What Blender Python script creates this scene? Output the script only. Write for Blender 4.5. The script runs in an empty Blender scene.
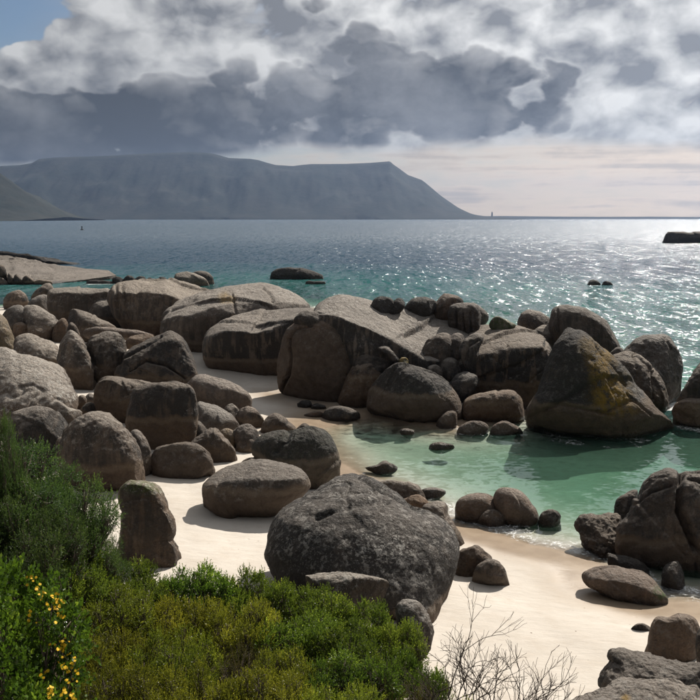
import bpy, math, random
import numpy as np
from mathutils import Vector
from mathutils.bvhtree import BVHTree

# ------------------------------------------------------------------ camera, sky, sun
FPX = 845.0                      # focal length in pixels of a 700 px wide picture
CAMH = 8.0
PITCH = math.radians(8.88)
CLOUD_GAIN = 0.82
SUN_AZ, SUN_EL = math.radians(35.0), math.radians(42.0)
scene = bpy.context.scene
col = scene.collection
cam_data = bpy.data.cameras.new('camera')
cam = bpy.data.objects.new('camera', cam_data)
col.objects.link(cam)
cam.location = (0, 0, CAMH)
cam.rotation_euler = (math.pi / 2 - PITCH, 0, 0)
cam_data.sensor_width = 36.0
cam_data.lens = FPX / 700.0 * 36.0
cam_data.clip_end = 60000.0
cam_data.clip_start = 0.1
scene.camera = cam
scene.view_settings.view_transform = 'Standard'
scene.view_settings.look = 'None'
scene.view_settings.gamma = 1.0
scene.view_settings.exposure = 0.45
scene.cycles.max_bounces = 5
scene.cycles.diffuse_bounces = 3
scene.cycles.glossy_bounces = 2
scene.cycles.transparent_max_bounces = 8
scene.cycles.volume_bounces = 0
scene.cycles.use_adaptive_sampling = True
scene.cycles.adaptive_threshold = 0.02

SUN = Vector((math.sin(SUN_AZ) * math.cos(SUN_EL), math.cos(SUN_AZ) * math.cos(SUN_EL), math.sin(SUN_EL)))


class NT:
    """small helper to write node graphs as expressions"""
    def __init__(self, tree):
        self.t = tree
        for n in list(tree.nodes):
            tree.nodes.remove(n)

    def node(self, kind, **kw):
        n = self.t.nodes.new(kind)
        for k, v in kw.items():
            setattr(n, k, v)
        return n

    def put(self, sock, v):
        if v is None:
            return
        if hasattr(v, 'is_output'):
            self.t.links.new(v, sock)
        else:
            if hasattr(sock.default_value, '__len__') and not isinstance(v, (int, float)):
                v = tuple(v)
                if len(sock.default_value) == 4 and len(v) == 3:
                    v = v + (1.0,)
            elif hasattr(sock.default_value, '__len__'):
                v = (v,) * len(sock.default_value)
            sock.default_value = v

    def m(self, op, a, b=None, c=None, clamp=False):
        n = self.node('ShaderNodeMath', operation=op, use_clamp=clamp)
        self.put(n.inputs[0], a); self.put(n.inputs[1], b); self.put(n.inputs[2], c)
        return n.outputs[0]

    def add(self, a, b): return self.m('ADD', a, b)
    def sub(self, a, b): return self.m('SUBTRACT', a, b)
    def mul(self, a, b): return self.m('MULTIPLY', a, b)
    def clamp(self, a): return self.m('ADD', a, 0.0, clamp=True)

    def v(self, op, a, b=None, out=0):
        n = self.node('ShaderNodeVectorMath', operation=op)
        self.put(n.inputs[0], a)
        if b is not None:
            if op == 'SCALE':
                self.put(n.inputs[3], b)
            else:
                self.put(n.inputs[1], b)
        return n.outputs[out]

    def xyz(self, x, y, z):
        n = self.node('ShaderNodeCombineXYZ')
        self.put(n.inputs[0], x); self.put(n.inputs[1], y); self.put(n.inputs[2], z)
        return n.outputs[0]

    def sep(self, v):
        n = self.node('ShaderNodeSeparateXYZ'); self.put(n.inputs[0], v)
        return n.outputs[0], n.outputs[1], n.outputs[2]

    def ramp(self, x, a, b, lo=0.0, hi=1.0, smooth=True):
        n = self.node('ShaderNodeMapRange', interpolation_type='SMOOTHSTEP' if smooth else 'LINEAR')
        n.clamp = True
        self.put(n.inputs[0], x); self.put(n.inputs[1], a); self.put(n.inputs[2], b)
        self.put(n.inputs[3], lo); self.put(n.inputs[4], hi)
        return n.outputs[0]

    def noise(self, vec, scale, detail=4, rough=0.55, dist=0.0, kind='FBM', out='Fac'):
        n = self.node('ShaderNodeTexNoise', noise_dimensions='3D')
        n.noise_type = kind
        if kind == 'FBM':
            n.normalize = True
        self.put(n.inputs['Vector'], vec)
        self.put(n.inputs['Scale'], scale); self.put(n.inputs['Detail'], detail)
        self.put(n.inputs['Roughness'], rough); self.put(n.inputs['Distortion'], dist)
        return n.outputs[out]

    def voro(self, vec, scale, feature='F1', detail=0.0, rough=0.5, smooth=None, out='Distance', rnd=1.0):
        n = self.node('ShaderNodeTexVoronoi', voronoi_dimensions='3D', feature=feature)
        self.put(n.inputs['Vector'], vec); self.put(n.inputs['Scale'], scale)
        if 'Detail' in n.inputs: self.put(n.inputs['Detail'], detail); self.put(n.inputs['Roughness'], rough)
        if smooth is not None: self.put(n.inputs['Smoothness'], smooth)
        self.put(n.inputs['Randomness'], rnd)
        return n.outputs[out]

    def mix(self, f, a, b, blend='MIX'):
        n = self.node('ShaderNodeMix', data_type='RGBA', blend_type=blend)
        n.clamp_factor = True
        self.put(n.inputs[0], f); self.put(n.inputs[6], a); self.put(n.inputs[7], b)
        return n.outputs[2]

    def attr(self, name, out='Color'):
        n = self.node('ShaderNodeAttribute', attribute_name=name)
        return n.outputs[out]

    def pos(self):
        return self.node('ShaderNodeNewGeometry').outputs['Position']

    def bump(self, h, dist, strength=1.0, normal=None):
        n = self.node('ShaderNodeBump')
        self.put(n.inputs['Height'], h); self.put(n.inputs['Distance'], dist)
        self.put(n.inputs['Strength'], strength)
        if normal is not None: self.put(n.inputs['Normal'], normal)
        return n.outputs[0]

    def bsdf(self, color, rough=0.8, normal=None, spec=0.3):
        n = self.node('ShaderNodeBsdfPrincipled')
        self.put(n.inputs['Base Color'], color); self.put(n.inputs['Roughness'], rough)
        self.put(n.inputs['Specular IOR Level'], spec)
        if normal is not None: self.put(n.inputs['Normal'], normal)
        return n.outputs[0]

    def out(self, surf):
        o = self.node('ShaderNodeOutputMaterial')
        self.put(o.inputs['Surface'], surf)
        return o


def build_world():
    w = bpy.data.worlds.new('World')
    scene.world = w
    w.use_nodes = True
    n = NT(w.node_tree)
    sky = n.node('ShaderNodeTexSky', sky_type='NISHITA')
    sky.sun_disc = False
    sky.sun_elevation = SUN_EL
    sky.sun_rotation = SUN_AZ
    sky.altitude = 10
    sky.air_density = 1.0
    sky.dust_density = 0.6
    sky.ozone_density = 2.5
    bg_sky = n.node('ShaderNodeBackground')
    n.put(bg_sky.inputs[0], sky.outputs[0])
    bg_sky.inputs[1].default_value = 0.05
    d = n.v('NORMALIZE', n.node('ShaderNodeTexCoord').outputs['Generated'])
    x, y, z = n.sep(d)
    front = n.ramp(y, 0.2, 0.6)
    p = n.v('ADD', n.xyz(x, y, n.mul(z, 1.45)), (3.7, 1.3, 5.1))
    warp = n.noise(p, 16.0, 2, 0.5, out='Color')
    pw = n.v('ADD', p, n.v('SCALE', n.v('SUBTRACT', warp, (0.5, 0.5, 0.5)), 0.030))
    sd = (0.020, 0.0, 0.030)

    a0 = n.noise(pw, 5.0, 7, 0.60)
    a1 = n.noise(n.v('ADD', pw, sd), 5.0, 5, 0.60)
    c0 = n.voro(pw, 13.0, 'F1', 2.0, 0.55)                                # cauliflower billows
    c1 = n.voro(n.v('ADD', pw, sd), 13.0, 'F1', 1.0, 0.55)
    f0 = n.add(n.mul(n.sub(a0, 0.5), 2.0), n.mul(n.sub(0.42, c0), 0.95))

    def blob(cx, cz, rx, rz, amp):
        # broad masses of weather on the dome over the bay
        ax = n.m('DIVIDE', n.sub(x, cx), rx); az = n.m('DIVIDE', n.sub(z, cz), rz)
        r2 = n.add(n.mul(ax, ax), n.mul(az, az))
        return n.mul(n.mul(n.m('EXPONENT', n.mul(r2, -1.0)), front), amp)

    big = n.sub(n.noise(p, 2.1, 2, 0.5), 0.5)
    wob = n.mul(n.sub(n.noise(n.xyz(x, y, n.mul(z, 0.3)), 8.0, 3, 0.55), 0.5), 0.030)
    zb = n.add(z, wob)
    base = n.ramp(zb, n.ramp(x, -0.33, 0.05, 0.050, 0.070), n.ramp(x, -0.33, 0.05, 0.064, 0.090))
    slope = n.add(n.mul(n.sub(a0, a1), 3.6), n.mul(n.sub(c1, c0), 0.95))
    sunward = n.clamp(n.m('POWER', n.m('MAXIMUM', n.v('DOT_PRODUCT', d, tuple(SUN), out=1), 0.0), 2.5))
    # --- the tall sunlit heaps behind
    tb = n.add(n.add(n.mul(big, 0.4), 0.62), n.mul(f0, 0.55))
    for b in [(-0.400, 0.220, 0.095, 0.052, -1.5), (-0.27, 0.165, 0.16, 0.04, 0.25)]:
        tb = n.add(tb, blob(*b))
    coverb = n.mul(n.ramp(tb, 0.0, 0.10), base)
    litb = n.clamp(n.add(n.add(n.add(0.20, n.mul(sunward, 0.12)), slope), n.mul(n.noise(p, 7.0, 4, 0.6, 0.2), 0.75)))
    litb = n.sub(litb, n.mul(n.ramp(tb, 0.35, 1.1), 0.36))
    colb = n.mix(litb, n.mix(sunward, (0.085, 0.094, 0.110), (0.34, 0.345, 0.36)), n.mix(sunward, (0.42, 0.425, 0.43), (1.16, 1.145, 1.11)))
    # --- the dark mass in front of them
    tf = n.add(n.add(n.mul(big, 0.55), n.mul(f0, 1.1)), n.ramp(z, 0.26, 0.60, 0.04, 0.42))  # last term adds thicker unseen cloud overhead to dim the fill light
    for b in [(-0.14, 0.110, 0.27, 0.050, 0.74), (0.14, 0.125, 0.14, 0.045, 0.74), (0.01, 0.185, 0.13, 0.050, 0.66), (0.19, 0.165, 0.10, 0.038, 0.50), (-0.36, 0.100, 0.16, 0.042, 0.70),
              (-0.18, 0.225, 0.08, 0.03, 0.20), (-0.24, 0.070, 0.10, 0.022, 0.55), (-0.32, 0.195, 0.05, 0.012, 0.32), (0.37, 0.113, 0.06, 0.014, 0.40), (0.36, 0.160, 0.05, 0.010, 0.30),
              (0.36, 0.19, 0.12, 0.08, -0.62), (-0.26, 0.160, 0.07, 0.018, -0.25), (-0.400, 0.220, 0.105, 0.058, -1.5), (0.19, 0.135, 0.03, 0.015, -0.30), (-0.11, 0.215, 0.03, 0.03, -0.25)]:
        tf = n.add(tf, blob(*b))
    coverf = n.mul(n.ramp(tf, -0.02, 0.20), base)
    litf = n.clamp(n.add(n.mul(n.ramp(tf, 0.34, 0.0), 0.45), n.mul(slope, n.ramp(tf, 0.90, 0.12, 0.26, 0.95))))
    colf = n.mix(litf, n.mix(n.ramp(n.add(n.mul(a0, 0.6), n.mul(n.noise(p, 9.0, 5, 0.62), 0.4)), 0.62, 0.36), n.mix(sunward, (0.036, 0.041, 0.050), (0.100, 0.100, 0.108)), n.mix(sunward, (0.115, 0.123, 0.137), (0.37, 0.375, 0.39))), n.mix(sunward, (0.34, 0.345, 0.35), (1.15, 1.13, 1.10)))
    ccol = n.mix(coverf, colb, colf)
    cover = n.m('MAXIMUM', coverb, coverf)
    bg_cloud = n.node('ShaderNodeBackground')
    n.put(bg_cloud.inputs[0], ccol); bg_cloud.inputs[1].default_value = CLOUD_GAIN
    # --- thin high veil and streaked stratus low over the sea
    st = n.noise(n.xyz(n.mul(x, 3.0), n.mul(y, 3.0), n.mul(z, 60.0)), 1.0, 4, 0.55, 0.3)
    low = n.noise(n.xyz(x, y, n.mul(z, 2.2)), 18.0, 5, 0.6)
    veil = n.mul(n.ramp(n.add(n.mul(st, 0.6), n.mul(low, 0.4)), 0.38, 0.60), 0.55)
    veil = n.add(veil, n.ramp(x, -0.30, 0.40, 0.25, 0.70))
    gap = n.sub(1.0, n.clamp(blob(-0.405, 0.225, 0.14, 0.09, 1.3)))
    veil = n.mul(n.clamp(veil), gap)
    vcol = n.mix(n.ramp(z, 0.0, 0.16), n.mix(sunward, (0.26, 0.225, 0.19), (2.35, 1.75, 1.15)), n.mix(sunward, (0.28, 0.29, 0.31), (0.80, 0.79, 0.78)))
    vcol = n.mix(n.mul(n.ramp(n.add(n.mul(st, 0.7), n.mul(low, 0.3)), 0.45, 0.62), 0.55), vcol, n.mix(sunward, (0.13, 0.13, 0.135), (0.52, 0.47, 0.41)))
    bg_veil = n.node('ShaderNodeBackground')
    n.put(bg_veil.inputs[0], vcol); bg_veil.inputs[1].default_value = CLOUD_GAIN
    m1 = n.node('ShaderNodeMixShader')
    n.put(m1.inputs[0], veil); n.put(m1.inputs[1], bg_sky.outputs[0]); n.put(m1.inputs[2], bg_veil.outputs[0])
    m2 = n.node('ShaderNodeMixShader')
    n.put(m2.inputs[0], cover); n.put(m2.inputs[1], m1.outputs[0]); n.put(m2.inputs[2], bg_cloud.outputs[0])
    o = n.node('ShaderNodeOutputWorld')
    n.put(o.inputs['Surface'], m2.outputs[0])
    w.cycles.sampling_method = 'MANUAL'
    w.cycles.sample_map_resolution = 256


build_world()
sun_data = bpy.data.lights.new('sun', 'SUN')
sun_data.energy = 5.0
sun_data.angle = math.radians(0.55)
sun_data.color = (1.0, 0.93, 0.83)
sun = bpy.data.objects.new('sun', sun_data)
sun.rotation_euler = SUN.to_track_quat('Z', 'Y').to_euler()
sun.location = (30, 40, 60)
col.objects.link(sun)

# ------------------------------------------------------------------ helpers
RIGHT = np.array([1.0, 0, 0])
FWD = np.array([0, math.cos(PITCH), -math.sin(PITCH)])
UP = np.array([0, math.sin(PITCH), math.cos(PITCH)])
CAM = np.array([0, 0, CAMH])


def ray(px, py):
    px = np.asarray(px, float); py = np.asarray(py, float)
    u = (px - 350.0) / FPX; v = (350.0 - py) / FPX
    return FWD + u[..., None] * RIGHT + v[..., None] * UP


def at(px, py, Y):
    """the point seen at (px, py) that lies Y metres ahead"""
    d = ray(px, py)
    return CAM + d * (np.asarray(Y, float) / d[..., 1])[..., None]


def on_plane(px, py, z=0.0):
    d = ray(px, py)
    return CAM + d * ((z - CAMH) / d[..., 2])[..., None]


_rng = np.random.default_rng(7)
_perm = _rng.permutation(512)
_perm = np.concatenate([_perm, _perm, _perm])
_grad = _rng.normal(size=(512, 3)); _grad /= np.linalg.norm(_grad, axis=1)[:, None]


def perlin(p):
    i = np.floor(p).astype(np.int64); f = p - i
    i &= 511
    u = f * f * f * (f * (f * 6 - 15) + 10)
    r = 0
    for dx in (0, 1):
        wx = u[:, 0] if dx else 1 - u[:, 0]
        hx = _perm[(i[:, 0] + dx) & 511]
        for dy in (0, 1):
            wy = u[:, 1] if dy else 1 - u[:, 1]
            hy = _perm[(hx + i[:, 1] + dy) & 511]
            for dz in (0, 1):
                wz = u[:, 2] if dz else 1 - u[:, 2]
                g = _grad[_perm[(hy + i[:, 2] + dz) & 511]]
                r = r + wx * wy * wz * ((f - (dx, dy, dz)) * g).sum(1)
    return r


def fbm(p, o=4, gain=0.5):
    r = 0; a = 1.0
    for k in range(o):
        r = r + a * perlin(p * (2.03 ** k) + 17.3 * k); a *= gain
    return r


def mesh_from(name, verts, faces, smooth=True):
    me = bpy.data.meshes.new(name)
    verts = np.asarray(verts, np.float32); faces = np.asarray(faces, np.int32)
    me.vertices.add(len(verts)); me.vertices.foreach_set('co', verts.ravel())
    k = faces.shape[1]
    me.loops.add(faces.size); me.loops.foreach_set('vertex_index', faces.ravel())
    me.polygons.add(len(faces))
    me.polygons.foreach_set('loop_start', np.arange(0, faces.size, k, dtype=np.int32))
    me.update(calc_edges=True)
    if smooth:
        me.polygons.foreach_set('use_smooth', np.ones(len(faces), bool))
    me.validate()
    return me


def fattr(me, name, vals):
    a = me.attributes.new(name, 'FLOAT', 'POINT')
    a.data.foreach_set('value', np.asarray(vals, np.float32).ravel())


def cattr(me, name, rgba):
    a = me.attributes.new(name, 'FLOAT_COLOR', 'POINT')
    a.data.foreach_set('color', np.asarray(rgba, np.float32).ravel())


def link(name, me, mat=None, parent=None):
    o = bpy.data.objects.new(name, me)
    col.objects.link(o)
    if mat is not None and len(me.materials) == 0:
        me.materials.append(mat)
    if parent is not None:
        o.parent = parent
    return o


def tag(o, label=None, cat=None, group=None, kind=None):
    if label: o['label'] = label
    if cat: o['category'] = cat
    if group: o['group'] = group
    if kind: o['kind'] = kind
    return o


def empty(name, loc):
    o = bpy.data.objects.new(name, None)
    col.objects.link(o); o.location = loc
    o.empty_display_size = 0.2
    return o


def new_mat(name):
    m = bpy.data.materials.new(name); m.use_nodes = True
    return m, NT(m.node_tree)

# ------------------------------------------------------------------ materials
def rock_material():
    m, n = new_mat('granite')
    P = n.pos()
    x, y, z = n.sep(P)
    geo = n.node('ShaderNodeNewGeometry')
    nz = n.sep(geo.outputs['Normal'])[2]
    dark_a, orange_a, pale_a = n.sep(n.attr('mask'))
    green_a, tide_a, streak_a = n.sep(n.attr('mask2'))
    tone = n.node('ShaderNodeAttribute', attribute_name='tone').outputs['Fac']
    big = n.noise(P, 0.55, 5, 0.6)
    mid = n.noise(P, 3.2, 6, 0.62)
    fine = n.noise(P, 26.0, 5, 0.7)
    grain = n.voro(P, 55.0, 'F1', 0, 0.5, out='Color')
    gv = n.sep(grain)[0]
    base = n.mix(n.ramp(big, 0.32, 0.68), (0.112, 0.088, 0.069), (0.240, 0.198, 0.160))
    base = n.mix(tone, base, n.mix(n.ramp(mid, 0.3, 0.7), (0.135, 0.080, 0.048), (0.235, 0.150, 0.095)))
    base = n.mix(n.mul(n.ramp(mid, 0.42, 0.62), n.sub(0.65, n.mul(tone, 0.35))), base, (0.070, 0.055, 0.045))
    base = n.mix(n.mul(n.ramp(fine, 0.42, 0.68), 0.45), base, (0.055, 0.044, 0.037))
    base = n.mix(n.mul(n.ramp(gv, 0.75, 1.0), 0.14), base, (0.36, 0.32, 0.285))
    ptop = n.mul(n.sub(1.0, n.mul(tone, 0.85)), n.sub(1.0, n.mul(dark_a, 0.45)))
    base = n.mix(n.mul(n.mul(n.ramp(nz, 0.55, 0.9), ptop), n.ramp(fine, 0.64, 0.40, 0.20, 0.95)), base, (0.430, 0.390, 0.340))  # upward faces paled in the colour so tops look sunlit
    # weathered dark crust: patches on the upper part, runs down as streaks, stops at the tide line
    sv = n.xyz(x, y, n.mul(z, 0.10))
    streak = n.noise(sv, 3.4, 5, 0.62)
    tide = n.mul(tide_a, 4.0)
    tl = n.add(tide, n.mul(n.sub(n.noise(n.xyz(x, y, n.mul(z, 0.3)), 1.6, 4, 0.6), 0.5), 0.55))
    above = n.ramp(n.sub(z, tl), -0.05, 0.08)
    crust = n.add(n.mul(n.ramp(big, 0.62, 0.30), 0.55), n.mul(n.ramp(mid, 0.60, 0.35), 0.5))
    steep = n.ramp(nz, 0.85, 0.35)
    base = n.mix(n.mul(n.mul(steep, n.ramp(streak, 0.38, 0.62)), 0.45), base, (0.058, 0.046, 0.038))
    crust = n.add(n.mul(crust, n.ramp(nz, 0.55, 0.88, 0.85, 0.35)), n.mul(n.mul(steep, streak_a), n.ramp(streak, 0.42, 0.56)))  # crust thinned on upward faces, painting lit tops brighter than walls
    crust = n.add(crust, n.ramp(dark_a, 0.70, 1.0, 0.0, 0.6))
    crust = n.clamp(n.mul(n.mul(crust, above), n.mul(dark_a, 1.35)))
    col_ = n.mix(crust, base, n.mix(fine, (0.020, 0.018, 0.017), (0.062, 0.055, 0.050)))
    # washed band below the tide line
    below = n.sub(1.0, above)
    wash = n.mix(n.ramp(mid, 0.30, 0.70), (0.070, 0.048, 0.034), (0.125, 0.090, 0.064))
    col_ = n.mix(n.mul(below, 0.85), col_, wash)
    lineb = n.mul(n.ramp(n.m('ABSOLUTE', n.add(n.sub(z, tl), 0.10)), 0.13, 0.02), 0.45)
    col_ = n.mix(n.mul(lineb, n.ramp(dark_a, 0.15, 0.6)), col_, (0.20, 0.158, 0.116))
    wetline = n.ramp(n.add(z, n.mul(n.sub(mid, 0.5), 0.25)), 0.28, 0.10)
    col_ = n.mix(n.mul(wetline, 0.75), col_, (0.040, 0.028, 0.021))
    # lichens
    lp = n.ramp(n.noise(P, 6.5, 6, 0.72), 0.53, 0.60)
    lq = n.ramp(n.noise(P, 21.0, 4, 0.7), 0.54, 0.62)
    col_ = n.mix(n.mul(n.mul(n.m('MAXIMUM', lp, n.mul(lq, 0.7)), pale_a), n.ramp(nz, 0.05, 0.5)), col_, (0.47, 0.445, 0.405))
    og = n.mul(orange_a, n.ramp(n.noise(P, 3.6, 7, 0.72), 0.36, 0.56))
    col_ = n.mix(n.mul(og, 0.85), col_, n.mix(fine, (0.19, 0.115, 0.026), (0.38, 0.245, 0.065)))
    gr = n.mul(green_a, n.ramp(n.noise(P, 9.0, 5, 0.7), 0.38, 0.54))
    col_ = n.mix(gr, col_, (0.050, 0.085, 0.018))
    # relief
    h = n.add(n.mul(n.noise(P, 1.5, 6, 0.66), 1.0), n.mul(n.noise(P, 7.0, 6, 0.72), 0.50))
    pits = n.voro(P, 4.0, 'F1', 2.0, 0.6)
    h = n.add(h, n.mul(pits, 0.20))
    crag = n.m('ABSOLUTE', n.sub(n.noise(P, 2.6, 4, 0.62), 0.5))
    h = n.add(h, n.mul(n.ramp(crag, 0.0, 0.10), 0.16))
    nrm = n.bump(h, 0.26, 0.95)
    nrm = n.bump(fine, 0.030, 0.9, nrm)
    rough = n.ramp(wetline, 0.0, 1.0, 0.82, 0.32)
    rough = n.add(rough, n.mul(n.sub(mid, 0.5), 0.15))
    oi = n.node('ShaderNodeObjectInfo').outputs['Random']
    hsv = n.node('ShaderNodeHueSaturation')
    n.put(hsv.inputs['Saturation'], n.add(n.mul(n.m('FRACT', n.mul(oi, 7.31)), 0.40), 0.80))
    n.put(hsv.inputs['Value'], n.add(n.mul(oi, 0.50), 0.80)); n.put(hsv.inputs['Color'], col_)
    col_ = hsv.outputs[0]
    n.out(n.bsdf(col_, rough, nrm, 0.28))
    return m


def sand_material():
    m, n = new_mat('sand')
    P = n.pos()
    x, y, z = n.sep(P)
    soil = n.node('ShaderNodeAttribute', attribute_name='soil').outputs['Fac']
    a = n.noise(P, 0.35, 5, 0.6); b = n.noise(P, 2.2, 6, 0.65); c = n.noise(P, 90.0, 3, 0.7)
    dry = n.mix(n.ramp(a, 0.3, 0.7), (0.480, 0.436, 0.382), (0.560, 0.515, 0.458))
    dry = n.mix(n.mul(n.ramp(b, 0.45, 0.70), 0.30), dry, (0.40, 0.34, 0.275))
    dry = n.mix(n.mul(n.ramp(c, 0.55, 0.75), 0.35), dry, (0.30, 0.24, 0.18))
    # scattered weed crumbs and footprints
    crumbs = n.mul(n.ramp(n.voro(P, 3.3, 'F1'), 0.075, 0.04), n.ramp(n.noise(P, 0.6, 2), 0.47, 0.55))
    dry = n.mix(crumbs, dry, (0.12, 0.085, 0.06))
    wet = n.mix(n.ramp(b, 0.3, 0.7), (0.250, 0.186, 0.128), (0.325, 0.250, 0.178))
    zl = n.add(z, n.mul(n.sub(n.noise(P, 0.5, 4, 0.55), 0.5), 0.16))
    w = n.mul(n.ramp(zl, 0.30, 0.12), n.ramp(z, -0.25, -0.02, 0.25, 1.0))
    sandc = n.mix(w, dry, wet)
    soilc = n.mix(b, (0.035, 0.026, 0.018), (0.10, 0.08, 0.05))
    colr = n.mix(n.ramp(n.add(soil, n.mul(n.sub(b, 0.5), 0.5)), 0.35, 0.65), sandc, soilc)
    rip = n.noise(n.v('MULTIPLY', P, (1.0, 2.2, 1.0)), 1.3, 5, 0.6)
    foot = n.voro(P, 2.3, 'SMOOTH_F1', 1.0, 0.5, 0.4)
    hh = n.add(n.mul(rip, 1.0), n.mul(n.ramp(foot, 0.0, 0.35), n.mul(n.ramp(n.noise(P, 0.22, 2), 0.44, 0.60), 1.3)))
    nrm = n.bump(n.mul(hh, n.sub(1.0, n.mul(w, 0.85))), 0.05, 0.8)
    nrm = n.bump(c, 0.006, 0.5, nrm)
    n.out(n.bsdf(colr, n.ramp(w, 0.0, 1.0, 0.92, 0.30), nrm, n.ramp(w, 0, 1, 0.15, 0.45)))
    return m


def water_material():
    m, n = new_mat('sea_water')
    P = n.pos()
    x, y, z = n.sep(P)
    depth = n.node('ShaderNodeAttribute', attribute_name='depth').outputs['Fac']
    foam_a = n.node('ShaderNodeAttribute', attribute_name='foam').outputs['Fac']
    calm = n.node('ShaderNodeAttribute', attribute_name='calm').outputs['Fac']   # 1 in the cove, 0 in open water
    # waves: swell, chop and ripples
    q = n.v('MULTIPLY', P, (0.62, 1.0, 1.0))
    openw = n.sub(1.0, calm)
    half = (0.5, 0.5, 0.5)
    c1 = n.v('SUBTRACT', n.noise(n.v('MULTIPLY', P, (1.0, 0.16, 1.0)), 0.95, 4, 0.62, 0.3, out='Color'), half)
    c2 = n.v('SUBTRACT', n.noise(q, 2.6, 4, 0.60, 0.5, out='Color'), half)
    c3 = n.v('SUBTRACT', n.noise(q, 6.0, 3, 0.60, 0.4, out='Color'), half)
    sl = n.v('ADD', n.v('SCALE', c1, n.mul(openw, 2.6)), n.v('SCALE', c2, n.add(n.mul(openw, 2.5), 0.20)))
    sl = n.v('ADD', sl, n.v('SCALE', c3, n.add(n.mul(openw, 1.6), 0.28)))
    sx, sy, sz = n.sep(sl)
    nrm = n.v('NORMALIZE', n.xyz(n.mul(sx, 0.9), n.mul(sy, 1.15), 1.0))
    inc = n.node('ShaderNodeNewGeometry').outputs['Incoming']
    cosi = n.m('MINIMUM', n.m('ABSOLUTE', n.v('DOT_PRODUCT', inc, nrm, out=1)), 1.0)
    fres = n.add(n.mul(n.m('POWER', n.sub(1.0, cosi), 5.0), 0.98), 0.02)
    gl = n.node('ShaderNodeBsdfGlossy')
    n.put(gl.inputs['Color'], (0.94, 0.96, 1.0)); n.put(gl.inputs['Roughness'], n.ramp(y, 25, 400, 0.08, 0.22)); n.put(gl.inputs['Normal'], nrm)
    # light lost on the way down and up
    path = n.mul(depth, 1.7)

    def ex(k): return n.m('EXPONENT', n.mul(path, -k))
    trc = n.xyz(ex(0.60), ex(0.21), ex(0.33))
    tr = n.node('ShaderNodeBsdfTransparent'); n.put(tr.inputs[0], trc)
    df = n.node('ShaderNodeBsdfDiffuse')
    patch = n.noise(P, 0.016, 3, 0.55, 0.5)
    deepc = n.mix(n.ramp(n.add(depth, n.mul(n.sub(patch, 0.5), 4.0)), 1.6, 4.6), n.mix(calm, (0.034, 0.135, 0.128), (0.066, 0.142, 0.098)), (0.014, 0.044, 0.070))
    n.put(df.inputs[0], deepc)
    body = n.node('ShaderNodeMixShader')
    n.put(body.inputs[0], n.m('SUBTRACT', 1.0, ex(0.36), clamp=True)); n.put(body.inputs[1], tr.outputs[0]); n.put(body.inputs[2], df.outputs[0])
    surf = n.node('ShaderNodeMixShader')
    n.put(surf.inputs[0], n.mul(fres, n.ramp(depth, 0.0, 0.02, 0.5, 1.0))); n.put(surf.inputs[1], body.outputs[0]); n.put(surf.inputs[2], gl.outputs[0])
    # foam: lace at the water's edge and round the rocks
    warp = n.v('ADD', P, n.v('SCALE', n.v('SUBTRACT', n.noise(P, 1.8, 4, 0.65, out='Color'), (0.5, 0.5, 0.5)), 1.1))
    lace = n.voro(warp, 3.6, 'DISTANCE_TO_EDGE', 1.0, 0.5)
    lm = n.ramp(lace, 0.075, 0.02)
    fn = n.noise(P, 1.1, 5, 0.65)
    fm = n.ramp(n.add(foam_a, n.mul(n.sub(fn, 0.5), 1.5)), 0.42, 0.72)
    fsum = n.mul(fm, n.add(n.mul(n.mul(lm, n.ramp(n.noise(P, 5.0, 3, 0.6), 0.38, 0.6)), 0.8), n.mul(n.ramp(foam_a, 0.55, 1.0), 0.6)))
    fd = n.node('ShaderNodeBsdfDiffuse'); n.put(fd.inputs[0], (0.80, 0.81, 0.80))
    fin = n.node('ShaderNodeMixShader')
    n.put(fin.inputs[0], n.clamp(fsum)); n.put(fin.inputs[1], surf.outputs[0]); n.put(fin.inputs[2], fd.outputs[0])
    n.out(fin.outputs[0])
    return m


def mountain_material():
    m, n = new_mat('mountain_scrub')
    P = n.pos()
    a = n.noise(P, 0.006, 7, 0.65); b = n.noise(P, 0.03, 5, 0.6)
    nz = n.sep(n.node('ShaderNodeNewGeometry').outputs['Normal'])[2]
    c = n.mix(n.ramp(a, 0.35, 0.65), (0.018, 0.024, 0.022), (0.034, 0.036, 0.032))
    c = n.mix(n.mul(n.ramp(nz, 0.75, 0.45), n.ramp(b, 0.4, 0.6)), c, (0.055, 0.052, 0.050))
    n.out(n.bsdf(c, 0.95, n.bump(b, 8.0, 0.5), 0.1))
    return m


ROCK = rock_material()
SAND = sand_material()
WATER = water_material()
MOUNT = mountain_material()

# ------------------------------------------------------------------ terrain and sea
_shore_px = [(900, 604), (760, 604), (700, 603), (672, 603), (650, 600), (625, 588), (604, 566), (585, 556), (560, 550), (530, 544), (500, 534),
             (470, 526), (440, 515), (400, 493), (360, 474), (330, 452), (314, 438), (322, 428), (345, 421), (372, 417), (400, 423), (450, 428),
             (500, 421), (540, 402), (562, 372), (545, 348), (500, 335), (440, 318), (380, 309), (320, 309), (250, 299), (190, 291), (115, 299),
             (60, 306), (30, 302), (0, 309), (-200, 314)]
_sh = on_plane([p[0] for p in _shore_px], [p[1] for p in _shore_px])[:, :2]
LAND = np.vstack([_sh, [(-160, 60), (-160, -60), (80, -60), (80, 2), (26, 11)]])


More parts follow.
